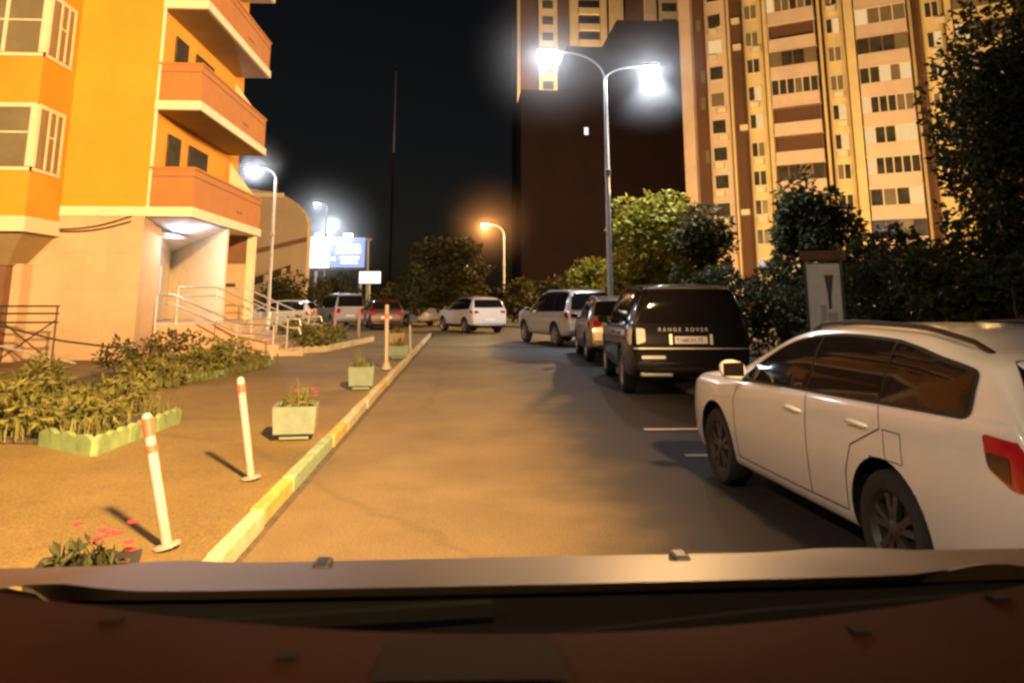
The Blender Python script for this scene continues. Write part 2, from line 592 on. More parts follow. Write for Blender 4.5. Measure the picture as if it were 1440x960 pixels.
def car(kind, name, label, cat, loc, rz, paint, plate=None, detail=True, rails=None, rear_chrome=False, rim='alloy', tail='red', tail_z=None, cladding=False, tail_glint=False, mirror=None):
    P = PROFILES[kind]
    L, W, wr = P['L'], P['W'], P['wr']
    top = sorted(P['top'])
    belt = sorted(P['belt'])
    zt = lambda x: interp(top, x)
    zb = lambda x: interp(belt, x)
    hl = L / 2
    root = thing(name, label, cat, loc, rz)
    # stations follow the arc length of the top profile
    xs = set()
    dense = [i / 400 * L - hl for i in range(401)]
    acc = 0
    lastp = None
    for x in dense:
        p = Vector((x, zt(x)))
        if lastp is None or (p - lastp).length > 0.045:
            xs.add(x)
            lastp = p
    xs |= {hl, -hl}
    for e in (0.004, 0.012, 0.025):
        xs |= {hl - e, -hl + e}
    xs = sorted(xs)

    def halfw(x):
        f = W / 2
        x0 = hl * 0.62
        if x > x0:
            t = (x - x0) / (hl - x0)
            f *= 1 - 0.20 * t**2.6 - 0.06 * t**14
        x1 = hl * 0.72
        if x < -x1:
            t = (-x - x1) / (hl - x1)
            f *= 1 - 0.09 * t**2.6 - 0.05 * t**14
        return f

    def low(x):
        z = P['lo']
        t = max(0, (abs(x) - (hl - 0.45)) / 0.45)
        return z + (0.10 if x > 0 else 0.13) * t**2

    rings = []
    for x in xs:
        w, t, l = halfw(x), zt(x), low(x)
        l = min(l, t - 0.12)
        s = min(zb(x), t - 0.035)
        s = max(s, l + 0.10)
        hgt = t - s
        wr_ = max(0.3, 0.955 * w - P['tumble'] * max(0, hgt - 0.03) - 0.02)
        k = min(1.0, hgt / 0.3)
        mid = l + (s - l) * 0.55
        ctrl = [(0, l), (0.55 * w, l), (0.86 * w, l + 0.01), (0.955 * w, l + 0.06), (0.985 * w, l + (s - l) * 0.28), (w, mid), (0.995 * w, l + (s - l) * 0.80), (0.975 * w, s - 0.01 * k),
                (0.955 * w - 0.01, s + hgt * 0.10), ((0.955 * w * 0.5 + wr_ * 0.5), s + hgt * 0.52), (wr_, t - hgt * 0.16 - 0.01 * k), (wr_ - 0.05 - 0.06 * k, t - hgt * 0.035 - 0.012 * k), (0.55 * wr_, t - 0.006), (0, t)]
        pts = [Vector(c) for c in ctrl]
        ring = []
        for i in range(len(pts) - 1):
            p0 = pts[i - 1] if i else Vector((-pts[1].x, pts[1].y))
            p1, p2 = pts[i], pts[i + 1]
            p3 = pts[i + 2] if i + 2 < len(pts) else Vector((-pts[i].x, pts[i].y))
            for q in range(3):
                u = q / 3
                a1 = (p2 - p0) * 0.38
                a2 = (p3 - p1) * 0.38
                c = p1 * (2 * u**3 - 3 * u**2 + 1) + a1 * (u**3 - 2 * u**2 + u) + p2 * (-2 * u**3 + 3 * u**2) + a2 * (u**3 - u**2)
                ring.append((max(0, c.x), c.y))
        ring.append((0, t))
        rings.append([(x, p[0], p[1]) for p in ring] + [(x, -p[0], p[1]) for p in ring[1:-1]][::-1])
    n = len(rings[0])
    mb = MB()
    vs = [v for r in rings for v in r]
    fs = []
    for i in range(len(rings) - 1):
        for k in range(n):
            fs.append((i * n + k, i * n + (k + 1) % n, (i + 1) * n + (k + 1) % n, (i + 1) * n + k))
    fs.append(tuple(range(n)))
    fs.append(tuple(range((len(rings) - 1) * n, len(rings) * n))[::-1])
    mb.add(vs, fs)
    tmp = mb.build('tmp_body')
    bvh = BVHTree.FromPolygons([v.co.copy() for v in tmp.data.vertices], [tuple(p.vertices) for p in tmp.data.polygons])
    # wheel arches
    ca = MB()
    RA = wr + 0.055
    for ax in (P['fa'], P['ra']):
        for sd in (-1, 1):
            y0, y1 = sorted((sd * (W / 2 - 0.30), sd * (W / 2 + 0.4)))
            ca.lathe([(RA, y0), (RA, y1)], 40, 'y', (ax, 0, wr + 0.01))
    cut = ca.build('tmp_cut')
    md = tmp.modifiers.new('b', 'BOOLEAN')
    md.operation = 'DIFFERENCE'
    md.solver = 'EXACT'
    md.object = cut
    dg = bpy.context.evaluated_depsgraph_get()
    me = bpy.data.meshes.new_from_object(tmp.evaluated_get(dg))
    bpy.data.objects.remove(tmp)
    bpy.data.objects.remove(cut)
    me.name = 'body'
    me.materials.clear()
    me.materials.append(paint)
    me.materials.append(M['black'])
    for p in me.polygons:
        c = p.center
        ins = any(math.hypot(c.x - ax, c.z - wr - 0.01) < RA + 0.002 for ax in (P['fa'], P['ra'])) and abs(c.y) > W / 2 - 0.31
        p.material_index = 1 if ins or c.z < P['lo'] + 0.02 else 0
        p.use_smooth = True
    if cladding:
        for p in me.polygons:
            if p.material_index == 0 and p.center.z < P['lo'] + 0.16:
                p.material_index = 1
    me.set_sharp_from_angle(angle=R(38))
    body = bpy.data.objects.new('body', me)
    COL.objects.link(body)
    body.parent = root
    # side windows
    b_ = 0.025
    xa = max(x for x in xs if zt(x) - zb(x) > 0.15 and x < P['hood_x'] + 0.05)
    xr = P['side_rear']
    N = 26

    def side_poly(x0, x1, grow_=0.0):
        up = []
        lo = []
        for i in range(N + 1):
            x = x0 + (x1 - x0) * i / N
            # look ahead so that the glass stays under the pillar
            zz = min(zt(x), zt(min(x + 0.10, hl)), zt(max(x - 0.05, -hl)))
            up.append((x, max(zb(x) + b_ + 0.01, zz - 0.085 + grow_)))
            lo.append((x, zb(x) + b_ - grow_))
        return lo + up[::-1]
    for sd in (1, -1):
        t_ = MB()
        pl = rounded([p for i, p in enumerate(side_poly(xa + 0.02, xr - 0.02, 0.018)) if i % 2 == 0 or i in (N, N + 1)], 0.05, 3)
        patch(t_, bvh, pl, 'y', sd, 0.007, 0.05)
        t_.build('window_trim', M['rubber'] if kind in ('wagon',) else M['black'], root, True)
        cuts = [xa - 0.02] + P['pill'] + [xr + 0.01]
        for i in range(len(cuts) - 1):
            w_ = MB()
            a, c = cuts[i], cuts[i + 1]
            a -= 0.012 if i else 0
            c += 0.012 if i < len(cuts) - 2 else 0
            pl = side_poly(a, c)
            patch(w_, bvh, pl, 'y', sd, 0.0115, 0.05)
            w_.build('side_window', M['gloss'], root, True)
    # windscreen and rear window (seen along x)
    roofz = max(z for x, z in top)

    def xwin(side, z0, z1, w0, w1, nm, material, off=0.007, r=0.06):
        q = MB()
        pl = rounded([(-w0, z0), (w0, z0), (w1, z1), (-w1, z1)], r, 4)
        patch(q, bvh, pl, 'x', side, off, 0.08)
        return q.build(nm, material, root, True)
    xwin(1, zt(P['hood_x']) + 0.04, roofz - 0.12, W * .40, W * .33, 'windscreen', M['gloss'], 0.012)
    rz0 = zb(-hl) + (0.06 if kind != 'sedan' else 0.08)
    rz1 = roofz - (0.14 if kind in ('wagon', 'hatch', 'crossover') else 0.12)
    xwin(-1, rz0, rz1, W * .41, W * .36, 'rear_window', M['gloss'], 0.012)
    # lamps
    tz = tail_z or (zb(-hl) - 0.26, zb(-hl) - 0.03)
    for sd in (1, -1):
        q = MB()
        y0, y1 = (W * .30, W * .425) if not tail_glint else (W * .36, W * .43)
        patch(q, bvh, rounded([(sd * y0, tz[0] + .04), (sd * y1, tz[0]), (sd * y1, tz[1]), (sd * y0, tz[1] - .02)], .03), 'x', -1, .012, .04)
        side = [(-hl + .33, tz[1] + .01), (-hl + .30, tz[0] + 0.07), (-hl + .17, tz[0] - 0.01), (-hl + .085, tz[0]), (-hl + .085, tz[1] - .01)]
        patch(q, bvh, rounded(side, .03), 'y', sd, .009, .04)
        tl = q.build('tail_light', (M['clear'] if sd > 0 else M['gloss']) if tail_glint else M[tail], root, True)  # left lens pale, right one dark: a reflection put into the colour
        if detail and not tail_glint:
            q = MB()
            side = [(-hl + .31, tz[1] - .07), (-hl + .29, tz[0] + 0.07), (-hl + .18, tz[0] + 0.015), (-hl + .18, tz[1] - .075)]
            patch(q, bvh, rounded(side, .02), 'y', sd, .014, .04)
            q.build('smoked_lens', M['darkred'], tl, True)
        q = MB()
        hz = zt(hl - .2) - .06
        patch(q, bvh, rounded([(sd * W * .24, hz - .10), (sd * W * .39, hz - .06), (sd * W * .40, hz + .04), (sd * W * .26, hz - .01)], .03), 'x', 1, .012, .05)
        q.build('headlight', M['clear'], root, True)
    # plate, bumper strip, shut lines, handles, mirrors
    pz = 0.62 if kind not in ('range',) else 0.93
    if kind == 'wagon':
        pz = 0.80
    if plate is not False:
        q = MB()
        patch(q, bvh, [(-.26, pz - .056), (.26, pz - .056), (.26, pz + .056), (-.26, pz + .056)], 'x', -1, .022, .1)
        pl_o = q.build('number_plate', M['plate'], root)
        if plate:
            hit = bvh.ray_cast(Vector((-6, 0, pz)), Vector((1, 0, 0)))[0]
            text(plate, 0.088, M['ink'], pl_o, (hit.x - .03, .235, pz - .032), 'lettering', 0.97)
    q = MB()
    patch(q, bvh, rounded([(-W * .36, P['lo'] + .10), (W * .36, P['lo'] + .10), (W * .38, P['lo'] + .20), (-W * .38, P['lo'] + .20)], .03), 'x', -1, .01, .08)
    q.build('rear_bumper_insert', M['black'], root, True)
    q = MB()
    patch(q, bvh, rounded([(-W * .25, .42), (W * .25, .42), (W * .30, .60), (-W * .30, .60)], .05), 'x', 1, .01, .08)
    q.build('grille', M['black'], root, True)
    for sd in (1, -1):
        q = MB()
        doors = [(xa + .06, .9), (P['pill'][0], 1.0)] + ([(P['pill'][1] + .12, .8)] if len(P['pill']) > 1 else [])
        sill = P['lo'] + 0.12
        arch = P['ra'] + RA
        lines = [[(P['fa'] - RA - .09, sill), (P['fa'] - RA - .06, zb(0.9) - .15), (xa + .03, zb(xa))], [(P['pill'][0], sill), (P['pill'][0], zb(-.2))]]
        if len(P['pill']) > 1:
            lines.append([(arch + .05, sill), (arch + .02, .55), (arch - .06, .72), (P['pill'][1] - .02, .86), (P['pill'][1], zb(-1.1))])
        lines.append([(P['fa'] - RA - .09, sill), (0, sill - .005), (arch + .05, sill)])
        for ln in lines:
            patch(q, bvh, stroke(ln, .009), 'y', sd, .002, .06)
        q.build('door_seam', M['black'], root, True)
        if detail:
            for hx in ([P['pill'][0] + .16] + ([P['pill'][1] + .20] if len(P['pill']) > 1 else [])):
                q = MB()
                hzz = zb(hx) - .125
                hit = bvh.ray_cast(Vector((hx, sd * 3, hzz)), Vector((0, -sd, 0)))[0]
                yy = abs(hit.y)
                pts = [(hx + .105 - .21 * i / 8, sd * (yy + .006 + .03 * math.sin(PI * i / 8) ** .5), hzz + .012 * math.sin(PI * i / 8)) for i in range(9)]
                q.tube(pts, [.010] + [.016] * 7 + [.010], 8)
                q.build('door_handle', paint, root, True)
    for sd in (1, -1):
        q = MB()
        mx, mz = xa - .10, zb(xa) + .11
        hit = bvh.ray_cast(Vector((mx, sd * 3, zb(xa) + .03)), Vector((0, -sd, 0)))[0]
        yy = abs(hit.y)
        prof = []
        nn = 12
        vs2, fs2 = [], []
        for i in range(nn + 1):
            ph = PI * i / nn - PI / 2
            for j in range(14):
                th = 2 * PI * j / 14
                ex, ey, ez = math.cos(ph) * math.cos(th), math.sin(ph), math.cos(ph) * math.sin(th)
                sg = lambda v, e: math.copysign(abs(v) ** e, v)
                bx = sg(ex, .8) * .065
                vs2.append((mx + (bx if bx > -0.03 else -0.03), sd * (yy + .135) + sg(ey, .7) * .105, mz + sg(ez, .7) * .075 - .01 * (sd * ey < 0)))
        for i in range(nn):
            for j in range(14):
                fs2.append((i * 14 + j, i * 14 + (j + 1) % 14, (i + 1) * 14 + (j + 1) % 14, (i + 1) * 14 + j))
        q.add(vs2, fs2)
        mo = q.build('wing_mirror', mirror or paint, root, True)
        q = MB()
        q.tube([(mx + .01, sd * (yy - .03), mz - .09), (mx, sd * (yy + .06), mz - .055), (mx, sd * (yy + .12), mz - .04)], [.028, .024, .03], 8)
        q.build('mirror_stalk', M['black'], mo, True)
        q = MB()
        q.add([(mx - .034, sd * (yy + .05), mz - .055), (mx - .034, sd * (yy + .225), mz - .05), (mx - .034, sd * (yy + .225), mz + .05), (mx - .034, sd * (yy + .05), mz + .055)], [(0, 1, 2, 3)])
        q.build('mirror_glass', M['gloss'], mo)
    if rails:
        for sd in (1, -1):
            q = MB()
            pts = []
            for i in range(15):
                x = .05 + (P['side_rear'] + .1 - .05) * i / 14
                yy = W * .335
                hit = bvh.ray_cast(Vector((x, sd * yy, 4)), Vector((0, 0, -1)))[0]
                lift = .035 if 0 < i < 14 else .0
                pts.append((x, sd * yy, hit.z + lift))
            q.tube(pts, .016, 8)
            q.build('roof_rail', M['black'] if rails == 'black' else M['alloy'], root, True)
    # wheels
    for ax in (P['fa'], P['ra']):
        for sd in (1, -1):
            cy_ = sd * (W / 2 - .125)
            q = MB()
            q.lathe([(wr * .63, -.05), (wr * .63, .03)], 24, 'y')
            wh = q.build('wheel', M['darkmetal'], root, True)
            wh.location = (ax, cy_, wr)
            q = MB()
            w2 = .105
            pr = [(wr * .64, -w2 * .85), (wr * .72, -w2), (wr * .92, -w2), (wr * .985, -w2 * .8), (wr, -w2 * .4), (wr, w2 * .4), (wr * .985, w2 * .8), (wr * .92, w2), (wr * .72, w2), (wr * .64, w2 * .85)]
            q.lathe(pr + [pr[0]], 40, 'y', caps=False)
            q.build('tyre', M['rubber'], wh, True)
            q = MB()
            o_ = sd * (w2 * .80)
            ring_ = [(wr * .57, o_ - sd * .02), (wr * .66, o_ + sd * .012), (wr * .66, o_ - sd * .05), (wr * .57, o_ - sd * .05)]
            nseg = 40
            vsr, fsr = [], []
            for r_, h_ in ring_:
                for k in range(nseg):
                    t = 2 * PI * k / nseg
                    vsr.append((r_ * math.cos(t), h_, r_ * math.sin(t)))
            for i in range(4):
                for k in range(nseg):
                    fsr.append((i * nseg + k, i * nseg + (k + 1) % nseg, ((i + 1) % 4) * nseg + (k + 1) % nseg, ((i + 1) % 4) * nseg + k))
            q.add(vsr, fsr)
            q.lathe([(wr * .17, o_ - sd * .05), (wr * .17, o_ - sd * .004), (wr * .12, o_ + sd * .002)], 16, 'y')
            for k in range(5):
                for dlt in (-.17, .17):
                    t = 2 * PI * k / 5 + .3
                    a0, a1 = t + dlt * .6, t + dlt * 1.35
                    c0 = Vector((math.cos(a0) * wr * .14, 0, math.sin(a0) * wr * .14))
                    c1 = Vector((math.cos(a1) * wr * .60, 0, math.sin(a1) * wr * .60))
                    dd = (c1 - c0).normalized()
                    nn_ = Vector((-dd.z, 0, dd.x)) * .019
                    vv = []
                    for c_ in (c0, c1):
                        for s_ in (-1, 1):
                            for h_ in (o_ - sd * .035, o_ - sd * .003):
                                vv.append((c_.x + nn_.x * s_, h_, c_.z + nn_.z * s_))
                    q.add(vv, [(0, 1, 3, 2), (4, 6, 7, 5), (0, 4, 5, 1), (2, 3, 7, 6), (1, 5, 7, 3), (0, 2, 6, 4)])
            q.build('rim', M[rim], wh, True)
    return root, bvh, P


def text(s, size, material, parent, loc, name, squeeze=1.0, spacing=1.0, rot=(PI / 2, 0, -PI / 2), extrude=0.002):
    c = bpy.data.curves.new('letters', 'FONT')
    c.body = s
    c.size = size
    c.extrude = extrude
    c.space_character = spacing
    t = bpy.data.objects.new('letters', c)
    COL.objects.link(t)
    dg = bpy.context.evaluated_depsgraph_get()
    me = bpy.data.meshes.new_from_object(t.evaluated_get(dg))
    bpy.data.objects.remove(t)
    me.materials.clear()
    me.materials.append(material)
    o = bpy.data.objects.new(name, me)
    COL.objects.link(o)
    o.rotation_euler = rot
    o.location = loc
    o.scale = (squeeze, 1, 1)
    if parent:
        o.parent = parent
    return o


def paint(name, col, rough=.32, metal=0.0, coat=.8, dirt=.55, var=.03):
    return mat(name, col, rough, metal=metal, var=var, scale=3.0, coat=coat, dirt=((.10, .075, .05), .75, dirt))


def place(kind, corner, heading, which='rl'):
    """centre of a car whose rear-left ground corner stands at corner; heading = angle left of the road direction"""
    P = PROFILES[kind]
    a = PI / 2 + heading
    f = Vector((math.cos(a), math.sin(a), 0))
    l = Vector((-math.sin(a), math.cos(a), 0))
    c = Vector((corner[0], corner[1], 0)) + f * P['L'] / 2 - l * P['W'] / 2
    return (c.x, c.y, 0), a


# white wagon nearest to us
_w = PROFILES['wagon']
_k = .965
for key_ in ('L', 'fa', 'ra', 'side_rear', 'hood_x'):
    _w[key_] *= _k
for key_ in ('top', 'belt'):
    _w[key_] = [(x * _k, z) for x, z in _w[key_]]
_w['top'] = [(x, z if z < .9 else .9 + (z - .9) * .93 - (.035 if x < -1.2 else 0)) for x, z in _w['top']]
_w['belt'] = [(x, z - .03) for x, z in _w['belt']]
_w['pill'] = [x * _k for x in _w['pill']]
a_w = PI / 2 + R(3.6)
wag, bvw, Pw = car('wagon', 'station_wagon', 'white station wagon with tinted windows and black roof rail, nearest parked car', 'car', (3.21, 5.72, 0), a_w,
    paint('wagon_white', (.67, .67, .67), .28), rails='black', rim='alloydark', plate=None, tail_z=(.75, .96))
q = MB()
fl = [(-1.36, .70), (-1.20, .70), (-1.19, .86), (-1.35, .86)]
for i in range(4):
    patch(q, bvw, stroke([fl[i], fl[(i + 1) % 4]], .006), 'y', 1, .002, .06)
q.build('fuel_flap', M['black'], wag, True)
# black SUV
loc, a_ = place('range', (2.60, 12.5), R(-4.5))
rr, bv, Pr = car('range', 'black_suv', 'large black off-roader with silver tailgate letters and white number plate', 'car', loc, a_,
                 paint('suv_black', (.008, .0075, .0085), .13, dirt=.25, coat=.15), plate='T168OH 77', tail_z=(.86, 1.12), tail_glint=True, rails=None)
hit = bv.ray_cast(Vector((-6, 0, 1.085)), Vector((1, 0, 0)))[0]
text('RANGE ROVER', .082, M['silverletter'], rr, (hit.x - .03, .52, 1.065), 'tailgate_lettering', 1.0, 1.6, extrude=.006)
for y0_ in (.30, -.345):
    q = MB()
    patch(q, bv, [(y0_, .86), (y0_ + .045, .86), (y0_ + .045, 1.02), (y0_, 1.02)], 'x', -1, .02, .1)
    q.build('plate_lamp', M['alloy'], rr)
q = MB()
patch(q, bv, stroke([(-.92, .80), (.92, .80)], .02), 'x', -1, .014, .08)
q.build('tailgate_seam', M['steel'], rr)
q = MB()
patch(q, bv, rounded([(.42, .64), (.80, .64), (.80, .69), (.42, .69)], .02), 'x', -1, .02, .08)
q.build('rear_fog_light', M['clear'], rr)
q = MB()
q.box(-2.47, -2.30, .30, .82, .36, .50)
q.build('skid_plate', M['steel'], rr, bevel=.03)
q = MB()
patch(q, bv, rounded([(-.80, 1.735), (.80, 1.735), (.80, 1.775), (-.80, 1.775)], .015), 'x', -1, .03, .08)
q.build('roof_spoiler', paint('suv_spoiler', (.2, .19, .18), .3), rr)
# copper crossover
loc, a_ = place('crossover', (3.02, 19.3), R(-3))
cop, bvc, _ = car('crossover', 'copper_crossover', 'silvery brown compact crossover parked between black and silver off-roaders', 'car', loc, a_,
                  paint('copper', (.23, .165, .125), .28, metal=.3), rails='alloy', tail_z=(.86, 1.05), cladding=True)
# silver SUV
loc, a_ = place('suv', (3.30, 25.3), R(17))
car('suv', 'silver_suv', 'large silver off-roader parked at an angle beside the tall double lamp', 'car', loc, a_,
    paint('suv_silver', (.50, .49, .47), .3, metal=.2), rails='alloy', tail_z=(.92, 1.14))
# white crossover
loc, a_ = place('crossover', (.30, 35.0), R(24))
car('crossover', 'white_crossover', 'white crossover with black lower trim stopped at the end of the road', 'car', loc, a_,
    paint('crossover_white', (.68, .66, .62), .3), rails='black', tail='red', tail_z=(.88, 1.02), cladding=True)
# van
p = ground(471, 460)
loc, a_ = place('van', (p.x, 43.0), R(24))
car('van', 'small_van', 'grey high-roofed passenger van with a large rear window, behind white bollards', 'van', loc, a_,
    paint('van_grey', (.42, .41, .43), .35), tail_z=(.75, 1.02))
# dark red hatchback
loc, a_ = place('hatch', (-4.75, 39.2), R(10))
car('hatch', 'dark_red_hatchback', 'dark red hatchback parked between grey van and pale saloon', 'car', loc, a_,
    paint('hatch_red', (.085, .018, .016), .3), tail_z=(.72, .92))
loc, a_ = place('sedan', (-2.75, 44.5), R(38))
car('sedan', 'pale_saloon', 'pale saloon car half hidden behind the low dark tree', 'car', loc, a_,
    paint('sedan_pale', (.50, .47, .44), .3), tail_z=(.70, .88))
p = at(388, 440, 40)
car('hatch', 'pale_hatchback', 'pale hatchback seen from the side beyond the entrance stairs', 'car', (p.x, 40.0, 0), R(176),
    paint('hatch_pale', (.50, .46, .38), .35), tail_z=(.72, .92))

# ------------------------------------------------------------------ setting: ground
q = MB()
q.add([(-400, -60, -.02), (400, -60, -.02), (400, 600, -.02), (-400, 600, -.02)], [(0, 1, 2, 3)])
structure(q.build('ground', M['soil']))
q = MB()
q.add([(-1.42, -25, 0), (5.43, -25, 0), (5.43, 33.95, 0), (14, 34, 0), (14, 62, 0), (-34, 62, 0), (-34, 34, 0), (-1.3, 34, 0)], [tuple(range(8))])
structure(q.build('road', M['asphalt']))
q = MB()
q.box(-34, -1.53, -25, 33.9, -.1, .092)
structure(q.build('pavement', M['pave']))
# kerb: painted stones, one structure
q = MB()
y = -6.0
k = 0
order = ['kerb_w', 'kerb_y', 'kerb_w', 'kerb_g']
seq = {0: 'kerb_w', 1: 'kerb_w'}
while y < 33.6:
    m_ = ('kerb_w' if y < 5.8 else 'kerb_y' if y < 6.9 else 'kerb_g' if y < 8.8 else 'kerb_y' if y < 10.0 else 'kerb_w' if y < 12 else ['kerb_w', 'kerb_w', 'kerb_y'][k % 3])
    ln = .995
    j = random.uniform(-.012, .012)
    q.box(-1.535 + j, -1.432 + j, y + .008, y + ln, -.1, .105 + random.uniform(-.006, .006), M[m_])
    y += 1.003
    k += 1
structure(q.build('kerb', None, None, False, .015))
# right-hand kerb behind the parked cars
q = MB()
y = -6.0
while y < 33:
    q.box(5.42, 5.58, y + .006, y + .995, -.1, .13 + random.uniform(-.006, .006))
    y += 1.0
structure(q.build('kerb', M['kerb_w'], None, False, .015))
q = MB()
q.box(5.585, 60, -20, 33.9, -.1, .10)
structure(q.build('lawn', M['soil']))
for (x0, x1, yy) in ((2.22, 5.3, 9.85), (2.28, 5.3, 8.25)):
    q = MB()
    q.add([(x0, yy - .05, .004), (x1, yy - .09, .004), (x1, yy + .02, .004), (x0, yy + .055, .004)], [(0, 1, 2, 3)])
    structure(q.build('bay_marking', M['line']))

# ------------------------------------------------------------------ bollards
def bollard(base, h, lean, label, rings, group=None, r=.031, plain=False):
    t = thing('bollard', label, 'bollard', base, 0, group)
    t.rotation_euler = (0, lean, 0)
    q = MB()
    q.tube([(0, 0, -.03), (0, 0, h - .02), (0, 0, h)], [r, r, r * .6], 14)
    q.build('post', M['bollard'], t, True)
    for z0, z1 in rings:
        q = MB()
        q.lathe([(r + .0025, z0), (r + .0025, z1)], 14)
        q.build('band', M['bollard_red'], t, True)
    q = MB()
    q.lathe([(r + .05, .0), (r + .05, .012), (r + .01, .02)], 14)
    q.build('base', M['bollard'], t, True)
    return t


p = ground(235, 768, .11)
bollard(p, .80, R(-14), 'leaning white bollard with red bands, closest to our bonnet', [(.56, .605), (.66, .77)], 'leaning roadside bollards')
p = ground(353, 672, .11)
bollard(p, .83, R(-10), 'leaning white bollard with shaded side standing before the green planter', [(.70, .77)], 'leaning roadside bollards')
p = ground(543, 519, .11)
t = bollard(p, 1.34, R(-1), 'tall white post with flared foot beside the kerb', [(1.05, 1.14)], None, .042)
q = MB()
q.lathe([(.11, 0), (.10, .03), (.045, .16)], 14)
q.build('foot', M['bollard'], t, True)
for px, py, lab in ((441, 464, 'small white bollard in front of the van, leftmost of three'), (470, 470, 'small white bollard in front of the van, middle of three'), (504, 473, 'small white bollard in front of the van, rightmost of three')):
    p = ground(px, py, .11)
    bollard(p, .98, 0, lab, [(.78, .9)], 'white bollards before the van', .06)
p = ground(577, 497, .11)
bollard(p, .75, R(-2), 'thin short post on the kerb edge by the red-flowered far planter', [], None, .03)

# ------------------------------------------------------------------ planters
def leaf_cloud(mb, blobs, count, size, m=None, flat=.0, aspect=.5, curl=.25, rng=random, shell=.45):
    """blobs: (centre, radii); leaves are folded diamonds"""
    tot = sum(b[1][0] * b[1][1] * b[1][2] for b in blobs)
    for c, r in blobs:
        n = max(3, int(count * r[0] * r[1] * r[2] / tot))
        for _ in range(n):
            while True:
                u = Vector((rng.uniform(-1, 1), rng.uniform(-1, 1), rng.uniform(-1, 1)))
                if .05 < u.length <= 1:
                    break
            u = u.normalized() * (u.length ** shell)
            p = Vector(c) + Vector((u.x * r[0], u.y * r[1], u.z * r[2]))
            d = Vector((rng.gauss(0, 1), rng.gauss(0, 1), rng.gauss(0, .6) - flat))
            d = (d.normalized() + u * .5).normalized()
            s = d.cross(Vector((rng.gauss(0, 1), rng.gauss(0, 1), rng.gauss(0, 1)))).normalized()
            nn = d.cross(s)
            L = size * rng.uniform(.6, 1.4)
            w = L * aspect * .5
            a, b, e = p, p + d * L * .5 + nn * L * curl * .4, p + d * L
            mb.add([a, b + s * w, e, b - s * w], [(0, 1, 2), (0, 2, 3)], m)
    return mb


def blades(mb, spots, n, h, m=None, rng=random, w=.012):
    for (x, y, z, r) in spots:
        for _ in range(n):
            a = rng.uniform(0, 2 * PI)
            rr_ = r * rng.random() ** .5
            bx, by = x + rr_ * math.cos(a), y + rr_ * math.sin(a)
            hh = h * rng.uniform(.5, 1.2)
            t = rng.uniform(0, 2 * PI)
            ln = hh * rng.uniform(.1, .6)
            s = Vector((-math.sin(t), math.cos(t), 0)) * w
            p0 = Vector((bx, by, z))
            p1 = p0 + Vector((math.cos(t) * ln * .35, math.sin(t) * ln * .35, hh * .65))
            p2 = p0 + Vector((math.cos(t) * ln, math.sin(t) * ln, hh))
            mb.add([p0 - s, p0 + s, p1 + s * .8, p1 - s * .8, p2], [(0, 1, 2, 3), (3, 2, 4)], m)
    return mb


def planter(loc, rz, label, box_m, side_m, size=(.42, .36, .42), flowers=True, red=5, leaf='leaf_bed', group=None):
    t = thing('flower_planter', label, 'planter', loc, rz, group)
    sx, sy, sz = size
    q = MB()
    w0, w1 = .92, 1.0
    vs = []
    for z, k in ((.06, w0), (sz, w1)):
        for (x, y) in ((-1, -1), (1, -1), (1, 1), (-1, 1)):
            vs.append((x * sx / 2 * k, y * sy / 2 * k, z))
    for z, k in ((sz, .86), (sz - .06, .85)):
        for (x, y) in ((-1, -1), (1, -1), (1, 1), (-1, 1)):
            vs.append((x * sx / 2 * k, y * sy / 2 * k, z))
    q.add(vs, [(3, 2, 1, 0), (0, 1, 5, 4), (2, 3, 7, 6), (3, 0, 4, 7)], box_m)
    q.add(vs, [(1, 2, 6, 5)], side_m)
    q.add(vs, [(4, 5, 9, 8), (5, 6, 10, 9), (6, 7, 11, 10), (7, 4, 8, 11), (8, 9, 13, 12), (9, 10, 14, 13), (10, 11, 15, 14), (11, 8, 12, 15), (12, 13, 14, 15)], box_m)
    q.build('box', None, t)
    q = MB()
    q.box(-sx * .33, sx * .33, -sy * .33, sy * .33, 0, .06)
    q.build('plinth', box_m, t)
    q = MB()
    q.box(-sx * .42, sx * .42, -sy * .42, sy * .42, sz - .058, sz - .03)
    q.build('soil', M['soil'], t)
    if flowers:
        rng = random.Random(int(loc[1] * 100))
        q = MB()
        blades(q, [(rng.uniform(-.14, .14), rng.uniform(-.1, .1), sz - .05, .05) for _ in range(9)], 4, .30 if leaf == 'leaf_bed' else .14, M['grass' if leaf == 'leaf_bed' else leaf], rng, .008)
        leaf_cloud(q, [((0, 0, sz + .03), (.16, .13, .07))], 60, .07, M[leaf], rng=rng)
        q.build('foliage', None, t)
        for _ in range(red):
            x, y, z = rng.uniform(-.06, .22), rng.uniform(-.15, .15), sz + rng.uniform(.06, .20)
            q = MB()
            for k in range(6):
                a = k * PI / 3 + rng.random()
                d = Vector((math.cos(a), math.sin(a), .35))
                s = Vector((-math.sin(a), math.cos(a), 0)) * .022
                c = Vector((x, y, z))
                q.add([c, c + d * .02 + s * .7, c + d * .036, c + d * .02 - s * .7], [(0, 1, 2, 3)])
            q.build('flower', M['petal'], t)
    return t


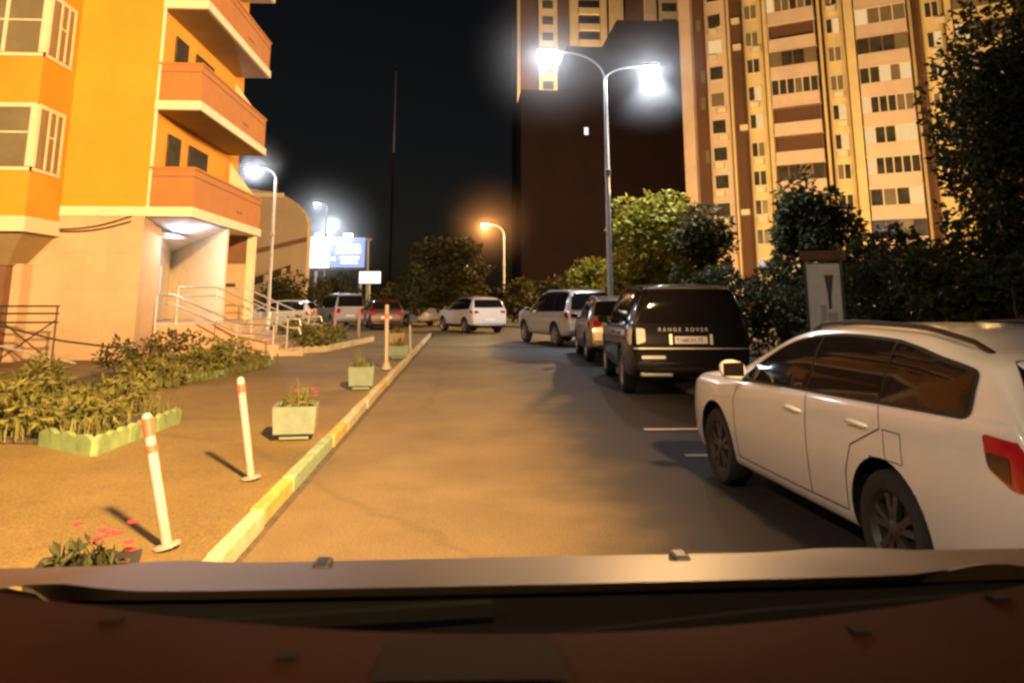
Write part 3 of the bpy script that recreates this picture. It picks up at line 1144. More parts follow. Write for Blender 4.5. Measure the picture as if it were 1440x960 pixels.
p = ground(415, 614, .11)
planter((p.x, p.y, .11), R(6), 'pale green planter box with yellow side and red flowers on the pavement', M['planter'], M['planter_y'], (.46, .44, .34))
p = ground(508, 546, .11)
planter((p.x, p.y, .11), R(4), 'plain green planter box without red blooms, between bollard and kerb', M['planter'], M['planter'], (.42, .42, .36), True, 0)
p = ground(560, 503, .11)
planter((p.x, p.y, .11), R(4), 'pale planter box packed with red flowers at far end of the kerb', M['planter'], M['planter_y'], (.52, .5, .30), True, 26)
p = ground(562, 484, .11)
planter((p.x - .1, p.y, .11), R(4), 'yellowish planter box behind the box packed with red flowers', M['planter_y'], M['planter_y'], (.5, .5, .36), True, 3)
p = ground(100, 868, .11)
planter((p.x, p.y + .1, .11), R(14), 'dark planter with red flowers partly hidden by our bonnet', M['black'], M['black'], (.46, .36, .20), True, 9, leaf='leaf_dark')

# ------------------------------------------------------------------ flower beds
def bed_border(path, label, scale=.16, h=.17):
    t = thing('flowerbed_border', label, 'bed border', (0, 0, .11))
    pts = [Vector(p) for p in path]
    for i in range(len(pts) - 1):
        a, b = pts[i], pts[i + 1]
        d = b - a
        n = max(1, int(d.length / .62))
        for j in range(n):
            s, e = a + d * (j / n), a + d * ((j + 1) / n - .012)
            dd = (e - s)
            u = dd.normalized()
            w = Vector((-u.y, u.x)) * .03
            prof = []
            K = 16
            for k in range(K + 1):
                prof.append((k / K, h - .05 + .05 * abs(math.sin(3 * PI * k / K))))
            vs = []
            for side in (1, -1):
                for tt, z in prof:
                    c = s + dd * tt + w * side
                    vs.append((c.x, c.y, z))
                for tt, z in prof:
                    c = s + dd * tt + w * side
                    vs.append((c.x, c.y, -.05))
            n1 = K + 1
            fs = []
            for k in range(K):
                fs.append((k, k + 1, n1 + k + 1, n1 + k))
                fs.append((2 * n1 + k, 2 * n1 + k + 1, 3 * n1 + k + 1, 3 * n1 + k))
                fs.append((k, k + 1, 2 * n1 + k + 1, 2 * n1 + k))
            fs.append((0, n1, 3 * n1, 2 * n1))
            fs.append((K, n1 + K, 3 * n1 + K, 2 * n1 + K))
            q = MB()
            q.add(vs, fs)
            q.build('border_piece', M['border'] if scale < .5 else M['kerb_w'], t)
    return t


def soilbed(poly, z=.13):
    q = MB()
    q.prism(poly, .10, z)
    return structure(q.build('flowerbed_soil', M['soil']))


def bush(loc, blobs, count, size, material, label, cat='shrub', stems=5, group=None, rng=None, name='shrub', aspect=.5):
    t = thing(name, label, cat, loc, 0, group)
    rng = rng or random.Random(int(abs(loc[0] * 37 + loc[1] * 91) * 10))
    q = MB()
    leaf_cloud(q, blobs, count, size, None, rng=rng, aspect=aspect)
    q.build('foliage', material, t)
    q = MB()
    for k in range(stems):
        c, r = rng.choice(blobs)
        b0 = Vector((c[0] * .3 + rng.uniform(-.1, .1), c[1] * .3 + rng.uniform(-.1, .1), -.05))
        e = Vector(c) + Vector((rng.uniform(-.5, .5) * r[0], rng.uniform(-.5, .5) * r[1], rng.uniform(0, .8) * r[2]))
        md = b0.lerp(e, .5) + Vector((rng.uniform(-.1, .1), rng.uniform(-.1, .1), .1))
        q.tube([b0, md, e], [.022, .016, .006], 5)
    q.build('stems', M['bark'], t)
    return t


soilbed([(-10.5, 9.6), (-4.5, 8.75), (-3.6, 8.15), (-3.5, 10.2), (-5.5, 12.4), (-7.2, 13.4), (-10.5, 13.4)])
bed_border([(-4.38, 8.68), (-3.58, 8.1), (-3.5, 10.15)], 'pale green scalloped border around the nearest flowerbed')
soilbed([(-5.5, 13.4), (-4.7, 15.6), (-4.45, 18.3), (-6.4, 18.4), (-7.4, 15)])
bed_border([(-5.6, 13.3), (-4.75, 15.5), (-4.4, 18.3)], 'low pale border along the second flowerbed by the steps', .16, .12)
soilbed([(-4.9, 21.4), (-3.9, 22.9), (-3.3, 28), (-5.5, 29)])
bed_border([(-4.95, 21.3), (-3.9, 22.8), (-3.2, 28)], 'whitish border of the small far bed beyond the entrance stairs', .6, .16)
rg = random.Random(3)
bd = [(-4.2, 9.15, .45), (-5.1, 9.3, .62), (-6.2, 9.9, .92), (-7.3, 10.2, 1.0), (-4.45, 10.5, .55), (-5.7, 11.2, .85), (-7.0, 11.6, .95), (-8.4, 10.6, 1.0)]
blab = ['low leafy plant in the corner of the scalloped border', 'bushy plant second along the near bed edge', 'tall pale-leaved bush in middle of the near bed', 'tall bush at left edge of the picture behind the near border',
        'plant by the right side of the scalloped border', 'dense dark bush at back of the near bed', 'large shrub by the basement railing', 'overgrown shrub under the bay windows']
for (x, y, h), lb in zip(bd, blab):
    bl = [((rg.uniform(-.25, .25), rg.uniform(-.25, .25), h * rg.uniform(.3, .65)), (rg.uniform(.2, .38), rg.uniform(.2, .38), h * rg.uniform(.22, .38))) for _ in range(6)]
    bush((x, y, .12), bl, 620, .115, M['leaf_bed'] if h < .9 else M['leaf_mid'], lb, rng=rg, aspect=.34)
q = MB()
rg = random.Random(11)
sp = []
while len(sp) < 150:
    x, y = rg.uniform(-8.8, -3.6), rg.uniform(8.2, 13.2)
    if inside((x, y), [(-10.5, 9.6), (-4.5, 8.8), (-3.65, 8.25), (-3.6, 10.2), (-5.5, 12.3), (-7.2, 13.2), (-10.5, 13.2)]):
        sp.append((x, y, .12, .16))
blades(q, sp, 16, .27, None, rg, .008)
tag(q.build('grass', M['grass']), 'long pale grass growing among the plants of the near bed', 'grass', kind='stuff')
bd = [(-5.35, 14.4, .48), (-5.2, 15.6, .56), (-5.0, 16.7, .66), (-5.1, 17.8, .52), (-6.3, 15.6, .80), (-6.1, 17.2, .85)]
blab = ['small leafy plant at near end of the second bed', 'rounded plant in the second bed behind the far bollard top', 'dark rounded shrub below the entrance steps', 'shrub at the foot of the entrance stairs',
        'dark shrub against the stone wall corner', 'twiggy dark shrub under the handrail']
for (x, y, h), lb in zip(bd, blab):
    bl = [((rg.uniform(-.35, .35), rg.uniform(-.35, .35), h * rg.uniform(.3, .65)), (rg.uniform(.25, .42), rg.uniform(.25, .42), h * rg.uniform(.22, .36))) for _ in range(6)]
    bush((x, y, .12), bl, 520, .12, M['leaf_bed'] if h < .78 else M['leaf_mid'], lb, rng=rg, aspect=.4)
q = MB()
sp = []
for _ in range(70):
    t_ = rg.random()
    sp.append((-5.5 + t_ * .9 + rg.uniform(-.1, .5), 13.6 + t_ * 4.6, .12, .15))
blades(q, sp, 12, .22, None, rg, .008)
for _ in range(26):
    x, y, _z, _r = rg.choice(sp)
    q.add([(x, y, .3), (x + .04, y, .33), (x + .05, y + .02, .36), (x, y, .36)], [(0, 1, 2, 3)], None)
tag(q.build('grass', M['grass']), 'pale grass tufts along the second bed', 'grass', kind='stuff')
for (x, y, h, lb) in ((-4.5, 23.2, .8, 'round bush in the small bed past the stairs'), (-4.2, 25.4, .7, 'low bush at far end of the small bed'), (-5.0, 24.6, 1.0, 'taller bush behind the small bed')):
    bl = [((rg.uniform(-.35, .35), rg.uniform(-.35, .35), h * rg.uniform(.3, .65)), (rg.uniform(.3, .5), rg.uniform(.3, .5), h * rg.uniform(.25, .38))) for _ in range(6)]
    bush((x, y, .12), bl, 500, .14, M['leaf_bed'], lb, rng=rg)

# ------------------------------------------------------------------ left apartment building
def build_left():
    t = thing('apartment_building', 'orange apartment block with white-edged balconies and pale stone ground floor', 'building', (-8.15, 20, 0))
    o = Vector((-8.15, 20, 0))

    def part(q, nm, m=None, parent=None, **k):
        ob = q.build(nm, m, parent or t, **k)
        if parent is None or parent is t:
            ob.location = -o
        return ob
    Z1, ST, TOP = 3.62, 2.79, 21.0
    # main block, from first floor up
    q = MB()
    q.box(-24, -8.15, 20, 27.6, Z1 + .18, TOP)
    part(q, 'upper_wall', M['orange'])
    q = MB()
    q.box(-24, -8.17, 20.02, 21.2, 0, Z1 + .18)
    q.box(-24, -10.4, 21.2, 27.55, 0, Z1 + .18)
    part(q, 'stone_wall', M['stone'])
    q = MB()
    q.box(-24, -8.13, 19.975, 20.0, Z1 + .10, Z1 + .20)
    part(q, 'wall_band', M['white'])
    q = MB()
    for x in (-9.55, -8.95):
        q.box(x - .004, x + .004, 20.008, 20.019, 0, 3.6)
    for z in (.9, 1.8, 2.7):
        q.box(-10.2, -8.2, 20.009, 20.018, z - .004, z + .004)
    part(q, 'panel_joint', M['beige'])
    # bay on the left: projects in front of the end wall
    bx, by = -10.25, 18.45
    q = MB()
    q.box(-24, bx, by, 20.0, 3.45, TOP)
    part(q, 'bay_wall', M['orange'])
    q = MB()
    q.box(-24, bx + .06, by - .06, 20.0, 3.10, 3.45)
    part(q, 'bay_ledge', M['white'])
    q = MB()
    q.box(-24, -11.0, 19.3, 19.98, 0, 3.10)
    part(q, 'recessed_wall', M['brownwall'])
    q = MB()
    q.add([(-24, by + .1, 3.09), (bx - .05, by + .1, 3.09), (-10.95, 19.25, 2.35), (-24, 19.25, 2.35)], [(0, 1, 2, 3)])
    q.add([(bx - .05, by + .1, 3.09), (bx - .05, 19.98, 3.09), (-10.95, 19.98, 2.35), (-10.95, 19.25, 2.35)], [(0, 1, 2, 3)])
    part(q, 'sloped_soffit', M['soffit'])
    q = MB()
    q.box(-10.98, -10.75, 19.55, 19.97, 0, 2.4)
    part(q, 'pier', M['stone'])
    # wrap-round windows of the bay
    for k in range(5):
        z0 = 4.62 + ST * k
        z1 = z0 + 1.50
        q = MB()
        q.box(-13.2, bx + .045, by - .045, by - .005, z0 - .10, z0 - .02)
        q.box(bx + .005, bx + .045, by - .045, 19.72, z0 - .10, z0 - .02)
        wf = part(q, 'window', M['white'])
        f = MB()
        zb_, zt_ = z0, z1
        for (a, b) in ((-13.2, -13.1), (-12.2, -12.12), (-11.25, -11.17), (bx - .12, bx + .04)):
            f.box(a, b, by - .04, by - .004, zb_, zt_)
        for (a, b) in ((by + .02, by + .12), (by + .52, by + .585), (by + .86, by + .91), (19.62, 19.70)):
            f.box(bx + .004, bx + .04, a, b, zb_, zt_)
        f.box(-13.2, bx + .036, by - .036, by - .006, zt_ - .07, zt_ + .03)
        f.box(bx + .006, bx + .036, by - .036, 19.70, zt_ - .07, zt_ + .03)
        f.box(-13.1, bx - .1, by - .03, by - .006, zb_ + .8, zb_ + .84)
        f.box(bx + .006, bx + .03, by + .58, by + .87, zb_ + .80, zb_ + .84)
        fo = f.build('frame', M['white'], wf)
        g = MB()
        g.box(-13.1, bx - .1, by - .02, by - .002, zb_, zt_)
        g.box(bx + .002, bx + .02, by + .1, 19.66, zb_, zt_)
        g.build('pane', M['curtain'], wf)
    # balconies
    X0, X1, Y0, Y1 = -8.15, -7.02, 20.02, 26.6
    for k in range(5):
        z = Z1 + ST * k + (0.0)
        q = MB()
        q.box(X0 - (2.2 if k == 0 else 0), X1 + .05, Y0 - .05, Y1 + .05, z, z + .24)
        b = part(q, 'balcony', M['white'])
        q = MB()
        ph = 1.22
        q.box(X0 + .003, X1, Y0, Y0 + .09, z + .24, z + ph)
        q.box(X1 - .09, X1, Y0 + .09, Y1 - .09, z + .24, z + ph)
        q.box(X0 + .003, X1, Y1 - .09, Y1, z + .24, z + ph)
        q.build('parapet', M['balc'], b)
        q = MB()
        q.box(X0 + .003, X1 + .012, Y0 - .012, Y0 + .1, z + ph - .2, z + ph - .17)
        q.box(X1 - .1, X1 + .012, Y0 + .1, Y1 + .01, z + ph - .2, z + ph - .17)
        q.build('groove', M['brownwall'], b)
        q = MB()
        q.box(X0 + .003, X1 + .03, Y0 - .03, Y0 + .11, z + ph, z + ph + .06)
        q.box(X1 - .11, X1 + .03, Y0 + .11, Y1 + .02, z + ph, z + ph + .06)
        q.build('coping', M['balc'], b)
        q = MB()
        q.box(X1 + .001, X1 + .012, 23.9, 24.5, z + .52, z + .58)
        q.build('vent_slot', M['brownwall'], b)
        if k > 0 or True:
            q = MB()
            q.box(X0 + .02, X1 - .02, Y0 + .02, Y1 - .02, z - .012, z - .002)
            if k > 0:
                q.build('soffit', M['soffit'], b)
        q = MB()
        q.box(X0 + .003, X0 + .05, 21.0, 21.9, z + .26, z + 2.35)
        q.box(X0 + .003, X0 + .05, 22.6, 24.2, z + 1.0, z + 2.35)
        w = part(q, 'balcony_window', M['win'])
        # divider fin at the far end and white post at corner
        q = MB()
        q.box(X0 + .003, X0 + .07, Y0 - .02, Y0 + .04, z + .24, z + ST)
        q.build('corner_trim', M['white'], b)
        q = MB()
        q.add([(X0 + .05, Y1 - .12, z + 1.22), (X1 - .1, Y1 - .12, z + 1.22), (X1 - .5, Y1 - .12, z + 1.75), (X0 + .05, Y1 - .12, z + 2.5)], [(0, 1, 2, 3)])
        q.build('divider', M['white'], b)
    # entrance under the balconies
    zf = .92
    q = MB()
    q.add([(-8.35, 21.2, zf), (-8.35, 21.2, 3.6), (-9.7, 26.2, 3.6), (-9.7, 26.2, zf)], [(0, 1, 2, 3)])
    part(q, 'door_wall', M['white'])
    dv = Vector((-9.7 + 8.35, 5.0, 0)).normalized()
    nv = Vector((dv.y, -dv.x, 0))

    def dquad(q, s0, s1, z0, z1, off):
        a = Vector((-8.35, 21.2, 0)) + dv * s0 + nv * off
        b = Vector((-8.35, 21.2, 0)) + dv * s1 + nv * off
        q.add([(a.x, a.y, z0), (b.x, b.y, z0), (b.x, b.y, z1), (a.x, a.y, z1)], [(0, 1, 2, 3)])
    q = MB()
    dquad(q, 1.3, 3.3, zf, zf + 2.1, .02)
    d = part(q, 'entrance_door', mat('door_paint', (.55, .50, .48), .5, var=.05))
    q = MB()
    q.tube([Vector((-8.35, 21.2, zf + .8)) + dv * 1.6 + nv * .07, Vector((-8.35, 21.2, zf + 1.55)) + dv * 1.6 + nv * .07], .025, 8)
    q.build('handle', M['paintmetal'], d)
    q = MB()
    q.add([(-9.7, 26.2, zf), (-9.7, 26.2, 3.6), (-7.08, 23.3, 3.62), (-7.08, 23.3, zf - .2)], [(0, 1, 2, 3)])
    q.add([(-7.08, 23.3, zf - .2), (-7.08, 23.3, 3.62), (-7.08, 23.5, 3.62), (-7.08, 23.5, zf - .2)], [(0, 1, 2, 3)])
    part(q, 'angled_wall', M['white'])
    q = MB()
    q.add([(-8.3, 20.1, 3.60), (-7.05, 20.1, 3.60), (-7.1, 23.3, 3.58), (-9.7, 26.2, 3.05), (-8.4, 21.2, 3.45)], [(0, 1, 2, 3, 4)])
    part(q, 'entrance_ceiling', mat('ceiling_white', (.6, .6, .62), .8, var=.05))
    q = MB()
    q.box(-8.6, -8.0, 21.0, 22.9, 3.22, 3.30)
    part(q, 'door_canopy', M['paintmetal'])
    q = MB()
    q.box(-10.4, -7.3, 26.3, 26.5, 0, 3.6)
    part(q, 'side_wall', M['stone'])
    q = MB()
    q.box(-9.2, -7.28, 26.24, 26.29, 2.7, 3.6)
    part(q, 'transom', M['brownwall'])
    q = MB()
    q.box(-7.28, -7.05, 26.2, 26.5, 0, 3.6)
    part(q, 'column', M['white'])
    q = MB()
    q.box(-7.95, -7.6, 26.2, 26.29, 1.95, 2.05)
    part(q, 'sign_plate', M['darkmetal'])
    q = MB()
    q.box(-10.39, -6.6, 21.21, 26.6, .0, zf - .02)
    part(q, 'landing', M['stone'])
    # ceiling lamp
    q = MB()
    q.lathe([(.16, 0), (.16, .05), (.10, .09)], 16, 'z', (-8.0, 21.9, 3.42))
    lm = part(q, 'entrance_lamp', emitmat('entrance_glow', (.75, .82, 1.0), 14))
    # loose cables across the end wall
    q = MB()
    for dz in (0, -.13):
        a, b = Vector((-10.2, 19.93, 3.28 + dz * .4)), Vector((-8.45, 19.93, 3.62 + dz))
        q.tube([a.lerp(b, i / 8) - Vector((0, 0, .09 * math.sin(PI * i / 8))) for i in range(9)], .014, 6)
    part(q, 'cable', M['black'])
    # roof
    q = MB()
    q.box(-24.2, -7.9, 18.2, 27.8, TOP, TOP + .3)
    part(q, 'roof', M['white'])
    return t


apt = build_left()
light('entrance_light', 'POINT', (-7.9, 21.9, 3.10), 120, (.95, .86, .88), None, .12)

# stairs down to the pavement
t = thing('entrance_stairs', 'wide concrete steps leading down from the entrance landing', 'stairs', (-6.6, 21.3, .11))
n = 6
for i in range(n):
    q = MB()
    q.box(0 + i * .33, (i + 1) * .33 + .02, 0, 2.6, -.02, (.92 - .11) * (1 - i / n) - .02)
    q.build('step', M['stone'], t, bevel=.01)
q = MB()
q.prism([(0, -.18), (2.35, -.18), (2.35, -.003), (0, -.003)], -.02, .10)
q.build('cheek_wall', M['stone'], t)


def railing(nm, label, loc, pts, posts, parent=None, m='steel', low=.5, r=.022):
    t = thing(nm, label, 'railing', loc)
    q = MB()
    q.tube(pts, r, 8)
    q.build('handrail', M[m], t, True)
    q = MB()
    q.tube([Vector(p) - Vector((0, 0, low * .45)) for p in pts], r * .8, 8)
    q.build('mid_rail', M[m], t, True)
    for p in posts:
        q = MB()
        q.tube([(p[0], p[1], p[2]), (p[0], p[1], p[3])], r * .9, 8)
        q.build('post', M[m], t, True)
    return t


railing('stair_railing', 'metal handrail on the near side of the entrance steps', (-6.6, 21.2, .11), [(-1.0, 0, 1.75), (0, 0, 1.75), (1.9, 0, .92), (2.2, 0, .92), (2.25, 0, .75)],
        [(-1, 0, .8, 1.74), (0, 0, .8, 1.74), (.95, 0, .35, 1.33), (1.9, 0, 0, .92)])
railing('stair_railing', 'metal handrail on the far side of the entrance steps', (-6.6, 24.0, .11), [(-.4, 0, 1.75), (0, 0, 1.75), (1.9, 0, .92), (2.25, 0, .92), (2.3, 0, .75)],
        [(0, 0, .8, 1.74), (.95, 0, .35, 1.33), (1.9, 0, 0, .92)])
railing('ramp_railing', 'bright double rail of the pushchair ramp by the entrance', (-6.6, 20.6, .11), [(-1.3, 0, 1.55), (-.9, 0, 1.55), (.9, -.5, .85), (1.9, -.9, .80)],
        [(-1.3, 0, 0, 1.55), (.9, -.5, 0, .85), (1.9, -.9, 0, .8)])
# basement railing at left
t = thing('basement_railing', 'dark metal railing with crossed bars by the basement steps', 'railing', (-10.2, 17.9, .11))
q = MB()
for z in (1.30, 1.14, .95):
    q.tube([(-.05, 0, z), (1.25, 0, z)], .02, 8)
q.build('top_rail', M['darkmetal'], t, True)
q = MB()
q.tube([(0, 0, .1), (1.2, 0, 1.0)], .017, 6)
q.tube([(0, .02, 1.0), (1.2, .02, .1)], .017, 6)
q.build('cross_bar', M['darkmetal'], t, True)
for x in (0, 1.2):
    q = MB()
    q.tube([(x, 0, 0), (x, 0, 1.3)], .022, 8)
    q.build('post', M['darkmetal'], t, True)
q = MB()
q.tube([(-.6, -.4, 1.15), (0, -.1, .9), (1.3, .1, .55), (2.3, .3, .40), (2.75, .3, .40)], .022, 8)
q.build('handrail', M['darkmetal'], t, True)
q = MB()
q.tube([(-.4, -.9, .62), (.4, -.8, .52), (2.0, -.6, .12)], .024, 8)
q.build('lower_rail', M['steel'], t, True)

# ------------------------------------------------------------------ street lamps
def arm_points(r, h, up=.6, n=10):
    """quarter-ish bow from pole top outwards along +x"""
    return [(r * (1 - math.cos(PI / 2 * i / n)) if i else 0, 0, h + up * math.sin(PI / 2 * i / n)) for i in range(n + 1)]


def lamp(nm, label, loc, h, arms, head_col, head_str, power, rz=0, r=.09, spread=R(150), bright=None):
    t = thing(nm, label, 'street lamp', loc, rz)
    q = MB()
    q.tube([(0, 0, -.1), (0, 0, .9), (0, 0, .95), (0, 0, h)], [r * 1.5, r * 1.45, r, r * .6], 12)
    q.build('pole', M['steel'], t, True)
    q = MB()
    q.lathe([(r * 1.9, 0), (r * 1.9, .08), (r * 1.4, .12)], 12)
    q.build('base', M['steel'], t, True)
    q = MB()
    q.box(-.09, .09, -.13, .02, h * .62, h * .62 + .22)
    q.build('junction_box', M['steel'], t, bevel=.01)
    for (dx, up, tilt, *spot) in arms:
        s = 1 if dx > 0 else -1
        pts = []
        n = 10
        for i in range(n + 1):
            a = PI / 2 * i / n
            pts.append((dx * (1 - math.cos(a)) * .72, 0, h + up * math.sin(a)))
        pts.append((dx * .86, 0, h + up * 1.0 + tilt * .14 * abs(dx)))
        q = MB()
        q.tube(pts, r * .42, 8)
        q.build('arm', M['steel'], t, True)
        e = pts[-1]
        q = MB()
        hx = .34
        cx = e[0] + s * hx * .8
        q.add([(cx - hx, -.10, e[2] - .03), (cx + hx, -.13, e[2] - .03), (cx + hx, .13, e[2] - .03), (cx - hx, .10, e[2] - .03), (cx - hx * .9, -.06, e[2] + .07), (cx + hx * .8, -.09, e[2] + .10), (cx + hx * .8, .09, e[2] + .10), (cx - hx * .9, .06, e[2] + .07)],
              [(0, 1, 2, 3), (4, 7, 6, 5), (0, 4, 5, 1), (1, 5, 6, 2), (2, 6, 7, 3), (3, 7, 4, 0)])
        hd = q.build('lamp_head', M['paintmetal'], t, bevel=.02)
        q = MB()
        K = 8
        vs, fs = [], []
        for i in range(K + 1):
            ph = PI / 2 * i / K
            for j in range(16):
                th = 2 * PI * j / 16
                vs.append((cx + math.cos(ph) * math.cos(th) * hx * .85, math.cos(ph) * math.sin(th) * .11, e[2] - .032 - .13 * math.sin(ph)))
        for i in range(K):
            for j in range(16):
                fs.append((i * 16 + j, i * 16 + (j + 1) % 16, (i + 1) * 16 + (j + 1) % 16, (i + 1) * 16 + j))
        q.add(vs, fs)
        q.build('diffuser', emitmat('lamp_' + nm, head_col, head_str), hd, True)
        if spot:
            light('lamp_light', 'SPOT', (cx, 0, e[2] - .27), power * spot[0], head_col, t, .15, spot[1], R(118), .6)
        light('lamp_light', 'POINT', (cx, 0, e[2] - .20), power * (spot[2] if spot else 1), head_col, t, .12)
    return t


def bloom(c, rad, dens, col=(1, 1, 1), glow=None, gs=0):  # ball of scattering air added to imitate bloom around a light
    q = MB()
    K, J = 16, 24
    vs, fs = [], []
    for i in range(K + 1):
        ph = PI * i / K
        for j in range(J):
            th = 2 * PI * j / J
            vs.append((rad * math.sin(ph) * math.cos(th), rad * math.sin(ph) * math.sin(th), rad * math.cos(ph)))
    for i in range(K):
        for j in range(J):
            fs.append((i * J + j, i * J + (j + 1) % J, (i + 1) * J + (j + 1) % J, (i + 1) * J + j))
    q.add(vs, fs)
    m = bpy.data.materials.new('night_haze')
    m.use_nodes = True
    nt = m.node_tree
    nt.nodes.clear()
    out = nt.nodes.new('ShaderNodeOutputMaterial')
    v = nt.nodes.new('ShaderNodeVolumeScatter')
    v.inputs['Color'].default_value = tuple(col) + (1,)
    v.inputs['Density'].default_value = dens
    v.inputs['Anisotropy'].default_value = 0.0
    tc = nt.nodes.new('ShaderNodeTexCoord')
    ln = nt.nodes.new('ShaderNodeVectorMath')
    ln.operation = 'LENGTH'
    nt.links.new(tc.outputs['Object'], ln.inputs[0])
    mr = nt.nodes.new('ShaderNodeMapRange')
    mr.inputs['From Min'].default_value = 0
    mr.inputs['From Max'].default_value = rad
    mr.inputs['To Min'].default_value = 1
    mr.inputs['To Max'].default_value = 0
    nt.links.new(ln.outputs['Value'], mr.inputs['Value'])
    pw = nt.nodes.new('ShaderNodeMath')
    pw.operation = 'POWER'
    pw.inputs[1].default_value = 2.2
    nt.links.new(mr.outputs[0], pw.inputs[0])
    mm = nt.nodes.new('ShaderNodeMath')
    mm.operation = 'MULTIPLY'
    mm.inputs[1].default_value = dens
    nt.links.new(pw.outputs[0], mm.inputs[0])
    nt.links.new(mm.outputs[0], v.inputs['Density'])
    nt.links.new(v.outputs[0], out.inputs['Volume'])
    o = q.build('bloom', m, None, True)
    o.location = c
    tag(o, None, None, None, 'stuff')
    o['label'] = 'soft bloom around a light, built as a ball of thin mist'
    return o


WHITE = (.80, .88, 1.0)
SOD = (1.0, .575, .22)
# double lamp on the right
lb = (4.85, 26.0, .1)
dl = lamp('street_lamp', 'tall street lamp with two curved arms and white lights behind the parked cars', lb, 9.05, [(-2.1, 1.0, .25), (1.6, .5, 0.15, 7.0, (3.2, 2.2, 0), 1.7)], WHITE, 90, 750, 0, .10)
hz1 = bloom((2.85, 26, 10.05), 3.2, .09)
hz2 = bloom((6.35, 26, 9.9), 2.9, .06)
# lamp over the left building's end
p = at(388, 250, 36)
l1 = lamp('street_lamp', 'single-armed street lamp with a white light beyond the balconies', (p.x, 36, .1), p.z - .2, [(-1.0, .55, .1)], WHITE, 90, 1500, 0, .085)
q1 = at(362, 228, 36)
bloom((q1.x, 36, q1.z), 1.7, .12)
p = at(709, 330, 62)
l2 = lamp('street_lamp', 'street lamp with an orange sodium light at the far crossing', (p.x, 62, .1), p.z - .2, [(-1.5, .9, .2)], (1.0, .62, .28), 90, 2500, 0, .10)
q1 = at(688, 313, 62)
bloom((q1.x, 62, q1.z), 4.6, .05, (1, .62, .35))
# lamps far away, each small
for px, py, Y, c, lab in ((655, 373, 120, (1, .85, .6), 'tiny distant lamp to the right of the dark round tree'), (600, 362, 130, (1, .8, .5), 'tiny distant warm lamp above the dark round tree'), (596, 346, 150, (.9, .95, 1), 'tiny distant pale lamp high above the dark round tree')):
    p = at(px, py, Y)
    t = thing('distant_lamp', lab, 'street lamp', (p.x, Y, 0))
    q = MB()
    q.tube([(0, 0, 0), (0, 0, p.z)], .1, 6)
    q.build('pole', M['steel'], t)
    q = MB()
    q.lathe([(.05, p.z + .25), (.26, p.z + .1), (.28, p.z - .1), (.05, p.z - .25)], 10)
    q.build('lamp_head', emitmat('far_lamp', c, 6), t)

